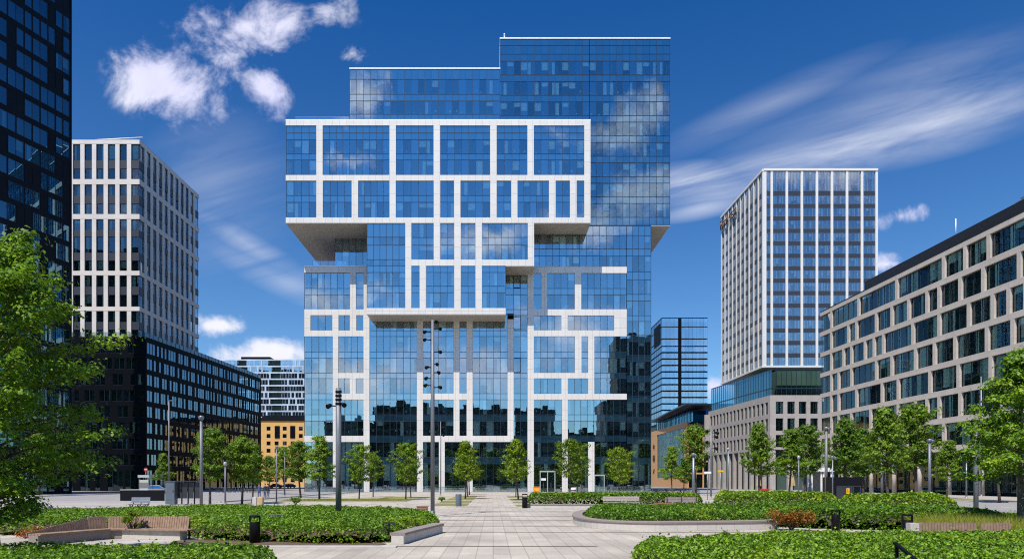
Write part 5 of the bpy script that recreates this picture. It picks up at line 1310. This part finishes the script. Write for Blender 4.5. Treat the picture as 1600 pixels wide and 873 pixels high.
# white pavilion
X, Y = PX(1277, 96), 96.0
o = empty('pavilion', (X, Y, 0), 'small white open pavilion with a flat roof behind the street trees', 'pavilion')
b = MB(); b.box(X-1.9, X+1.9, Y-1, Y+2, 3.45, 3.65); b.box(X-0.8, X+1.9, Y-0.9, Y+1.6, 3.66, 4.0); b.build('roof', M['whitep'], o)
for q in (-1.6, -1.1, 0.2, 0.5, 1.6): b = MB(); b.box(X+q-0.09, X+q+0.09, Y-0.8, Y-0.62, 0, 3.44); b.build('column', M['whitep'], o)
b = MB(); b.box(X-1.5, X+1.5, Y+1.4, Y+1.5, 0, 3.4); b.build('back_wall', M['steel'], o)
x, y = X, Y-1.6; bed('ground_cover', [(X-3, Y-2.6), (X+3, Y-2.6), (X+3, Y-1.4), (X-3, Y-1.4)], 0.5, 0.15, 300, 'ivy_b', 'strip of green plants at the foot of the white pavilion', 21, 0.4, sm=1)
# closed parasols
def parasol(px, Y, label):
    X = PX(px, Y); o = empty('parasol', (X, Y, 0), label, 'parasol', 'closed cafe parasols'); b = MB(); b.tube([(X, Y, 0), (X, Y, 3.1)], 0.035, 8); b.build('pole', M['steel'], o)
    b = MB(); n = 16; prof = [(0.02, 3.15), (0.10, 2.7), (0.20, 2.1), (0.27, 1.5), (0.20, 1.45)]; vs = [(X+r*(1+0.25*(j % 2))*math.cos(2*math.pi*j/n), Y+r*(1+0.25*(j % 2))*math.sin(2*math.pi*j/n), z) for r, z in prof for j in range(n)]
    b.add(vs, [(i*n+j, i*n+(j+1) % n, (i+1)*n+(j+1) % n, (i+1)*n+j) for i in range(4) for j in range(n)]); b.build('canopy', M['canvas'], o)
    b = MB(); b.box(X-0.35, X+0.35, Y-0.35, Y+0.35, 0, 0.1); b.build('foot', M['kerb'], o)
parasol(1185.5, 96, 'closed tan parasol by the leafy pyramidal tree'); parasol(1239, 98, 'closed tan parasol left of the white pavilion')
# cafe tables, sofas
def sofa(px, Y, label, mat):
    X = PX(px, Y); o = empty('sofa', (X, Y, 0), label, 'sofa'); b = MB(); b.box(X-0.7, X+0.7, Y-0.35, Y+0.35, 0.15, 0.42); b.build('seat', M[mat], o, bevel=0.04); b = MB(); b.box(X-0.7, X+0.7, Y+0.36, Y+0.52, 0.15, 0.95); b.build('backrest', M[mat], o, bevel=0.04)
    for s in (-0.78, 0.66): b = MB(); b.box(X+s, X+s+0.12, Y-0.35, Y+0.5, 0.1, 0.62); b.build('armrest', M['wood'], o)
    b = MB()
    for s in (-0.6, 0.55): b.box(X+s, X+s+0.05, Y-0.3, Y+0.3, 0, 0.148)
    b.build('leg', M['darksteel'], o)
sofa(1197, 104, 'red cushioned cafe sofa before the stone colonnade', 'red'); sofa(1218, 90, 'brown cafe sofa left of the closed parasol', 'wood')
def table(px, Y, label):
    X = PX(px, Y); o = empty('cafe_table', (X, Y, 0), label, 'table', 'cafe tables'); b = MB(); b.lathe([(0, 0.72), (0.4, 0.72), (0.4, 0.75), (0, 0.75)], (X, Y, 0), 16); b.build('top', M['whitep'], o); b = MB(); b.tube([(X, Y, 0.02), (X, Y, 0.72)], 0.03, 8); b.lathe([(0, 0.02), (0.22, 0.0), (0.22, 0.02), (0, 0.04)], (X, Y, 0), 12); b.build('leg', M['darksteel'], o)
table(1172, 100, 'white cafe table left of the red sofa'); table(1226, 92, 'white cafe table right of the brown sofa'); table(1210, 102, 'white cafe table right of the red sofa')
# things at the tower foot
X, Y = PX(838.5, 131), 131.0; o = empty('crate', (X, Y, 0), 'orange crate standing left of the entrance door', 'crate')
b = MB(); b.box(X-0.6, X+0.6, Y-0.4, Y+0.4, 0.05, 1.05); b.build('body', M['orangep'], o, bevel=0.03); b = MB(); b.box(X-0.4, X+0.4, Y-0.42, Y-0.402, 0.35, 0.8); b.build('panel', M['yellow'], o); b = MB(); b.box(X-0.65, X+0.65, Y-0.45, Y+0.45, 1.055, 1.13); b.build('lid', M['orangep'], o)
X, Y = PX(896, 128), 128.0; o = empty('barrel', (X, Y, 0), 'pale barrel with a red band before the white column', 'barrel'); b = MB(); b.lathe([(0, 0), (0.42, 0), (0.5, 0.45), (0.42, 0.95), (0, 0.95)], (X, Y, 0), 18); b.build('body', M['whitep'], o); b = MB(); b.lathe([(0.5, 0.32), (0.515, 0.45), (0.5, 0.58)], (X, Y, 0), 18); b.build('band', M['red'], o)
# low glass screen along the tower foot
def barrier(px0, px1, Y, label):
    xa, xb = PX(px0, Y), PX(px1, Y); o = empty('glass_barrier', ((xa+xb)/2, Y, 0), label, 'barrier', 'low glass screens at the tower foot'); n = max(2, int((xb-xa)/1.6)); b = MB(); g_ = MB()
    for i in range(n+1): q = xa+(xb-xa)*i/n; b.box(q-0.03, q+0.03, Y-0.03, Y+0.03, 0, 1.05)
    b.box(xa, xb, Y-0.025, Y+0.025, 1.051, 1.09); g_.box(xa+0.04, xb-0.04, Y-0.035, Y-0.031, 0.1, 1.0); b.build('rail', M['steel'], o); g_.build('glass', M['glass_c'], o)
barrier(485, 566, 134.5, 'glass screen at the left corner of the tower foot'); barrier(582, 648, 134.5, 'glass screen before the wide dark bay of the tower foot'); barrier(664, 726, 134.5, 'glass screen behind the thin spot mast'); barrier(742, 822, 134.5, 'glass screen behind the pointed trees'); barrier(932, 1012, 134.5, 'glass screen at the right corner of the tower foot')
# bicycles
def bicycle():
    o = empty('bicycle', (0, 0, 0), 'parked bicycle in the crowded rack by the black block', 'bicycle', 'bicycles parked by the black block')
    for x in (-0.52, 0.52):
        b = MB(); b.ring((x, 0, 0.34), 0.32, 0.022, (0, 1, 0), 18, 5); w_ = b.build('wheel', M['rubber'], o); b = MB()
        for k in range(6): a = k*math.pi/6; b.tube([(x-0.3*math.cos(a), 0, 0.34-0.3*math.sin(a)), (x+0.3*math.cos(a), 0, 0.34+0.3*math.sin(a))], 0.004, 3)
        b.build('spokes', M['steel'], w_)
    b = MB()
    for p, q in (((-0.52, 0, 0.34), (-0.08, 0, 0.34)), ((-0.08, 0, 0.34), (-0.22, 0, 0.86)), ((-0.52, 0, 0.34), (-0.18, 0, 0.72)), ((-0.08, 0, 0.34), (0.36, 0, 0.78)), ((-0.18, 0, 0.72), (0.34, 0, 0.84)), ((0.52, 0, 0.34), (0.33, 0, 0.98))): b.tube([p, q], 0.02, 6)
    b.build('frame', M['bluegrey'], o); b = MB(); b.tube([(0.3, -0.27, 1.02), (0.33, 0, 0.99), (0.3, 0.27, 1.02)], 0.014, 6); b.build('handlebar', M['steel'], o)
    b = MB(); b.tube([(-0.36, 0, 0.89), (-0.2, 0, 0.9), (-0.08, 0, 0.885)], [0.08, 0.06, 0.02], 8); b.build('saddle', M['rubber'], o); return o
bk = bicycle(); first = True
for i in range(16):
    c = bk if first else copy_tree(bk); first = False; Y = 128+rnd.uniform(-3, 3); c.location = (PX(340+i*4.6, Y), Y, 0.01); c.rotation_euler[2] = R(90+rnd.uniform(-35, 35))
for i in range(14):
    c = copy_tree(bk); Y = 112+rnd.uniform(-2, 3); c.location = (PX(1020+i*5.4, Y), Y, 0.01); c.rotation_euler[2] = R(90+rnd.uniform(-40, 40)); c['label'] = 'parked bicycle in the rack before the orange building'; c['group'] = 'bicycles parked before the orange building'
# cars
def car(px, Y, rz, paint, label):
    o = empty('parked_car', (0, 0, 0), label, 'car'); b = MB()
    prof = [(-2.1, 0.35), (-2.15, 0.75), (-1.95, 0.95), (-1.35, 1.0), (-0.75, 1.45), (0.75, 1.5), (1.55, 1.02), (2.0, 0.9), (2.15, 0.65), (2.1, 0.35)]
    n = len(prof); vs = [(x, s*(0.85-(0.12 if z > 1.2 else 0)), z) for s in (-1, 1) for x, z in prof]
    b.add(vs, [tuple(range(n))[::-1] if False else tuple(range(n)), tuple(range(2*n-1, n-1, -1))]+[(i, n+i, n+(i+1) % n, (i+1) % n) for i in range(n)]); b.build('body', M[paint], o, bevel=0.05)
    b = MB()
    for s in (-1, 1): b.quad([(-1.1, s*0.865, 1.02), (1.25, s*0.865, 1.02), (0.7, s*0.75, 1.42), (-0.7, s*0.75, 1.40)])
    b.quad([(-1.38, -0.72, 1.03), (-1.38, 0.72, 1.03), (-0.8, 0.66, 1.43), (-0.8, -0.66, 1.43)]); b.quad([(1.52, -0.72, 1.06), (1.52, 0.72, 1.06), (0.82, 0.66, 1.47), (0.82, -0.66, 1.47)])
    b.build('windows', M['carglass'], o)
    for x in (-1.3, 1.35):
        for s in (-1, 1): b = MB(); b.tube([(x, s*0.72, 0.32), (x, s*0.9, 0.32)], 0.32, 16, smooth=False); w_ = b.build('wheel', M['rubber'], o); b = MB(); b.tube([(x, s*0.9, 0.32), (x, s*0.915, 0.32)], 0.19, 12, smooth=False); b.build('rim', M['steel'], w_)
    for s in (-0.6, 0.6): b = MB(); b.box(-2.17, -2.10, s-0.15, s+0.15, 0.68, 0.82); b.build('headlight', M['lens'], o)
    o.location = (PX(px, Y), Y, 0.01); o.rotation_euler[2] = rz; return o
car(431, 214, R(8), 'red', 'red car parked at the end of the side road'); car(244, 112, R(4), 'bluegrey', 'blue grey car parked before the black block behind the hoarding'); car(452, 222, R(60), 'black', 'dark car parked beyond the red one')
# people (far, standing)
def person(px, Y, rz, label, top, legs):
    X = PX(px, Y); o = empty('person', (X, Y, 0), label, 'person'); o.rotation_euler[2] = rz
    V = [(0, 0, 0.95), (0, 0.02, 1.2), (0, 0.01, 1.42), (0, 0, 1.52), (0, -0.02, 1.64), (0, -0.02, 1.76)]; Rr = [(0.15, 0.11), (0.15, 0.11), (0.14, 0.1), (0.06, 0.06), (0.085, 0.1), (0.07, 0.085)]; E = [(0, 1), (1, 2), (2, 3), (3, 4), (4, 5)]
    for s in (-1, 1):
        b = len(V); V += [(s*0.19, 0, 1.42), (s*0.24, 0.03, 1.14), (s*0.23, -0.04, 0.88), (s*0.22, -0.06, 0.78)]; Rr += [(0.065, 0.065), (0.05, 0.05), (0.038, 0.038), (0.03, 0.045)]; E += [(2, b), (b, b+1), (b+1, b+2), (b+2, b+3)]
        b = len(V); V += [(s*0.10, 0, 0.88), (s*0.11, -0.02, 0.48), (s*0.12, 0.03*s, 0.07), (s*0.13, -0.14+0.03*s, 0.035)]; Rr += [(0.09, 0.1), (0.065, 0.07), (0.045, 0.05), (0.04, 0.035)]; E += [(0, b), (b, b+1), (b+1, b+2), (b+2, b+3)]
    me = bpy.data.meshes.new('body'); me.from_pydata(V, E, []); b = bpy.data.objects.new('body', me); col.objects.link(b); b.parent = o
    md = b.modifiers.new('skin', 'SKIN'); 
    for i, r_ in enumerate(Rr): me.skin_vertices[0].data[i].radius = r_; me.skin_vertices[0].data[i].use_root = (i == 0)
    s2 = b.modifiers.new('sub', 'SUBSURF'); s2.levels = 1; s2.render_levels = 2
    dg = bpy.context.evaluated_depsgraph_get(); ev = b.evaluated_get(dg); m2 = bpy.data.meshes.new_from_object(ev); b.modifiers.clear(); b.data = m2
    for k in (top, legs, M['skin'], M['black']): m2.materials.append(k)
    for p in m2.polygons:
        z = p.center.z; p.material_index = 3 if z < 0.1 else 1 if z < 0.93 and abs(p.center.x) < 0.2 else 2 if z > 1.5 or (z < 0.86) else 0; p.use_smooth = True
    h = MB(); h.lathe([(0.0, 0.13), (0.07, 0.11), (0.098, 0.05), (0.1, 0.0), (0.08, -0.06)], (0, 0.015, 1.73), 14); hh = h.build('hair', M['hair']); hh.parent = o
    return o
person(405, 86, R(20), 'person in a blue shirt standing left of a darker dressed companion', M['denim'], M['denim']); person(414, 86, R(-30), 'person in a dark jacket and jeans on the side road kerb', M['jacket'], M['denim']); person(418.5, 87, R(160), 'person in a dark jacket standing rightmost of the three by the kerb', M['jacket'], M['bluegrey'])
# handrail bottom right
YH = 13.6
o = empty('handrail', (PX(1401, YH), YH, 0), 'black steel handrail sloping down in the lower right corner', 'handrail')
a = Vector((PX(1401, YH), YH, 0)); z1 = PZ(848, YH); b = MB(); b.box(a.x-0.03, a.x+0.03, a.y-0.02, a.y+0.02, 0, z1-0.03); b.build('post', M['black'], o)
p = Vector((a.x-0.03, a.y, z1)); q = Vector((PX(1434, 12.9), 12.9, PZ(876, 12.9))); q = p+(q-p)*1.9; dn = (q-p).normalized(); sd = Vector((0, 0, 1)).cross(dn).normalized(); upv = dn.cross(sd)
vs = [x+sd*s_+upv*t for x in (p-dn*0.02, q) for s_, t in ((-0.035, -0.022), (0.035, -0.022), (0.035, 0.022), (-0.035, 0.022))]
b = MB(); b.add(vs, [(0, 1, 2, 3), (7, 6, 5, 4), (0, 4, 5, 1), (1, 5, 6, 2), (2, 6, 7, 3), (3, 7, 4, 0)]); b.build('rail', M['black'], o)
e = q; b = MB(); b.box(e.x-0.03, e.x+0.03, e.y-0.02, e.y+0.02, 0, max(0.05, e.z-0.03)); b.build('post', M['black'], o)
# small bed lights in the ivy
for px, py, lab in ((608, 846, 'small dark path light poking out of the ivy near the bent granite bench'), (951, 802, 'small green post light in front of the plank bench')):
    x, y = G(px, py); o = empty('path_light', (x, y, 0), lab, 'light'); b = MB(); b.tube([(x, y, 0), (x, y, 0.62)], 0.03, 8); b.build('post', M['black'], o); b = MB(); b.box(x-0.2, x+0.2, y-0.06, y+0.06, 0.621, 0.68); b.build('head', M['darksteel'], o)
x, y = G(432, 826); o = empty('fixture_plate', (x, y, 0), 'pale steel floor light plate lying on the ivy mound', 'light'); b = MB(); b.box(x-0.35, x+0.35, y-0.2, y+0.2, 0.60, 0.64); b.build('plate', M['steel'], o); b = MB(); b.tube([(x, y, 0), (x, y, 0.6)], 0.03, 8); b.build('post', M['black'], o)

# ================================================================== WORLD, SUN, CAMERA
SUN_EL, SUN_AZ = 58.0, 29.0            # sun behind the viewer, to the left
sd = Vector((-math.sin(R(SUN_AZ))*math.cos(R(SUN_EL)), -math.cos(R(SUN_AZ))*math.cos(R(SUN_EL)), math.sin(R(SUN_EL))))
ld = bpy.data.lights.new('sun', 'SUN'); ld.energy = 4.6; ld.angle = R(0.53); ld.color = (1.0, 0.935, 0.83)
lo = bpy.data.objects.new('sun', ld); col.objects.link(lo); lo.rotation_euler = sd.to_track_quat('Z', 'Y').to_euler()

W = bpy.data.worlds.new('World'); scene.world = W; W.use_nodes = True; W.node_tree.nodes.clear(); t = NT(W.node_tree)
out = t.new('ShaderNodeOutputWorld'); bg = t.new('ShaderNodeBackground'); t.l.new(bg.outputs[0], out.inputs[0])
sky = t.new('ShaderNodeTexSky', sky_type='NISHITA'); sky.sun_disc = False; sky.sun_elevation = R(SUN_EL)
sky.sun_rotation = math.atan2(sd.x, sd.y); sky.air_density = 1.0; sky.dust_density = 0.4; sky.ozone_density = 3.0; sky.altitude = 50
gen = t.new('ShaderNodeTexCoord').outputs['Generated']; o3 = t.sep(gen)
yy = t.math('MAXIMUM', t.math('ABSOLUTE', o3[1]), 0.06); u = t.math('DIVIDE', o3[0], yy); v = t.math('DIVIDE', o3[2], yy)
front = t.math('GREATER_THAN', o3[1], 0.0)
def blob(px, py, rx, ry, rot=0.0, gain=1.0):
    du = t.math('SUBTRACT', u, (px-CX)/F); dv = t.math('SUBTRACT', v, (HZ-py)/F); c, s = math.cos(R(rot)), math.sin(R(rot))
    a = t.math('ADD', t.math('MULTIPLY', du, c), t.math('MULTIPLY', dv, s)); b = t.math('SUBTRACT', t.math('MULTIPLY', dv, c), t.math('MULTIPLY', du, s))
    a = t.math('DIVIDE', a, rx/F); b = t.math('DIVIDE', b, ry/F)
    r = t.math('SQRT', t.math('ADD', t.math('MULTIPLY', a, a), t.math('MULTIPLY', b, b)))
    return t.math('MULTIPLY', t.mrange(r, 0.0, 1.6, 1.0, 0.0), gain)
def mx(l):
    r = l[0]
    for x in l[1:]: r = t.math('MAXIMUM', r, x)
    return r
uv = t.comb(u, v, t.math('MULTIPLY', front, 3.7))
fb = t.noise(uv, 11.0, 10, 0.64, 0.25); fb2 = t.noise(uv, 3.2, 6, 0.6, 0.2)
cum = mx([blob(265, 134, 96, 56, -18, 1.0), blob(392, 40, 112, 58, 10, 1.0), blob(412, 134, 58, 36, -40, 0.85), blob(508, 18, 44, 36, 0, 0.75), blob(550, 84, 38, 20, 0, 0.62), blob(345, 507, 50, 18), blob(425, 552, 95, 32, 8), blob(1407, 338, 46, 20, 15, 0.85), blob(1385, 412, 34, 18), blob(1118, 604, 30, 20)])
bck = t.math('MULTIPLY', 0.82, mx([blob(985, 190, 120, 60, 20), blob(1000, 300, 110, 45, 20), blob(950, 350, 150, 40, 10), blob(560, 250, 60, 25), blob(700, 580, 420, 60, 3), blob(880, 510, 140, 40), blob(560, 150, 60, 60), blob(520, 470, 120, 40), blob(780, 370, 120, 40, 12), blob(300, 300, 160, 90), blob(1250, 250, 200, 90)]))
base = t.math('ADD', t.math('MULTIPLY', cum, front), t.math('MULTIPLY', bck, t.math('SUBTRACT', 1.0, front)))
den = t.math('ADD', base, t.math('MULTIPLY', t.math('SUBTRACT', fb, 0.5), 2.2))
cl = t.mrange(den, 0.34, 0.98, 0.0, 1.0, True)
cl = t.math('MULTIPLY', cl, t.mrange(base, 0.05, 0.35))
# cirrus: long soft streaks rising to the right
rot = R(15.5); ca, sa = math.cos(rot), math.sin(rot)
ua = t.math('ADD', t.math('MULTIPLY', u, ca), t.math('MULTIPLY', v, sa)); va = t.math('SUBTRACT', t.math('MULTIPLY', v, ca), t.math('MULTIPLY', u, sa))
cn1 = t.noise(t.comb(t.math('MULTIPLY', ua, 1.6), t.math('MULTIPLY', va, 11.0), 2.0), 1.6, 8, 0.58, 0.5)
def streak(px, py, rx, ry, rot, gain): return blob(px, py, rx, ry, rot, gain)
cm = mx([streak(1300, 240, 200, 30, 14, 1.0), streak(1460, 190, 170, 40, 14, 0.8), streak(1400, 185, 210, 46, 16, 0.42), streak(1090, 288, 95, 26, 4, 1.0), streak(1210, 160, 150, 22, 24, 0.26), streak(1450, 110, 160, 30, 18, 0.2), streak(385, 380, 95, 16, -33, 0.5), streak(430, 432, 90, 18, -25, 0.45), streak(340, 300, 90, 90, 0, 0.25), streak(1100, 325, 60, 12, 12, 0.6)])
ci = t.math('MULTIPLY', t.math('MULTIPLY', cm, front), t.mrange(cn1, 0.30, 0.70, 0.12, 1.0, True))
ci = t.math('MULTIPLY', ci, 0.95, clamp=True)
sk = t.new('ShaderNodeMix', data_type='RGBA', blend_type='MULTIPLY'); t.put(sk.inputs[0], 1.0); t.l.new(sky.outputs[0], sk.inputs[6]); el = t.mrange(o3[2], 0.02, 0.62, 0.0, 1.0); tint = t.mix(t.math('POWER', el, 0.75), (0.78, 0.98, 1.08), (0.06, 0.46, 0.92)); bk = t.mrange(o3[1], 0.25, -0.45, 1.0, 1.6, True); vm = t.new('ShaderNodeVectorMath', operation='SCALE'); t.l.new(tint, vm.inputs[0]); t.l.new(bk, vm.inputs[3]); t.l.new(vm.outputs[0], sk.inputs[7])  # sky behind the viewer brightened to lift glass reflections and front faces
shade = t.mrange(fb2, 0.3, 0.7, 0.72, 1.0); CW = 8.0
cc = t.comb(t.math('MULTIPLY', shade, CW*0.94), t.math('MULTIPLY', shade, CW*0.95), CW)
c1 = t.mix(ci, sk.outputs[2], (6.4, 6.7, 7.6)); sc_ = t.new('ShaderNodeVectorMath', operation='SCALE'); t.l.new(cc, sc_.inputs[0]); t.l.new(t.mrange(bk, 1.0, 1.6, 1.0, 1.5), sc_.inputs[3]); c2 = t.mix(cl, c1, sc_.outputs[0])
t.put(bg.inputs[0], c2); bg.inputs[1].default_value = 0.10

cam = bpy.data.cameras.new('camera'); co = bpy.data.objects.new('camera', cam); col.objects.link(co); co.location = (0, 0, EYE); co.rotation_euler = (R(90), 0, 0)
cam.sensor_width = 36; cam.lens = F/1600*36; cam.shift_x = (800-CX)/1600; cam.shift_y = (HZ-436.5)/1600; cam.clip_start = 0.1; cam.clip_end = 9000
scene.camera = co
scene.render.engine = 'CYCLES'; cy = scene.cycles; cy.max_bounces = 8; cy.transparent_max_bounces = 16; cy.glossy_bounces = 4; cy.diffuse_bounces = 3; cy.transmission_bounces = 4
cy.sample_clamp_indirect = 6.0; cy.use_denoising = False; cy.filter_width = 1.15; cy.use_adaptive_sampling = False; cy.caustics_reflective = False
vs = scene.view_settings; vs.view_transform = 'Standard'; vs.look = 'None'; vs.exposure = 0.40; vs.gamma = 1.0; vs.use_curve_mapping = False
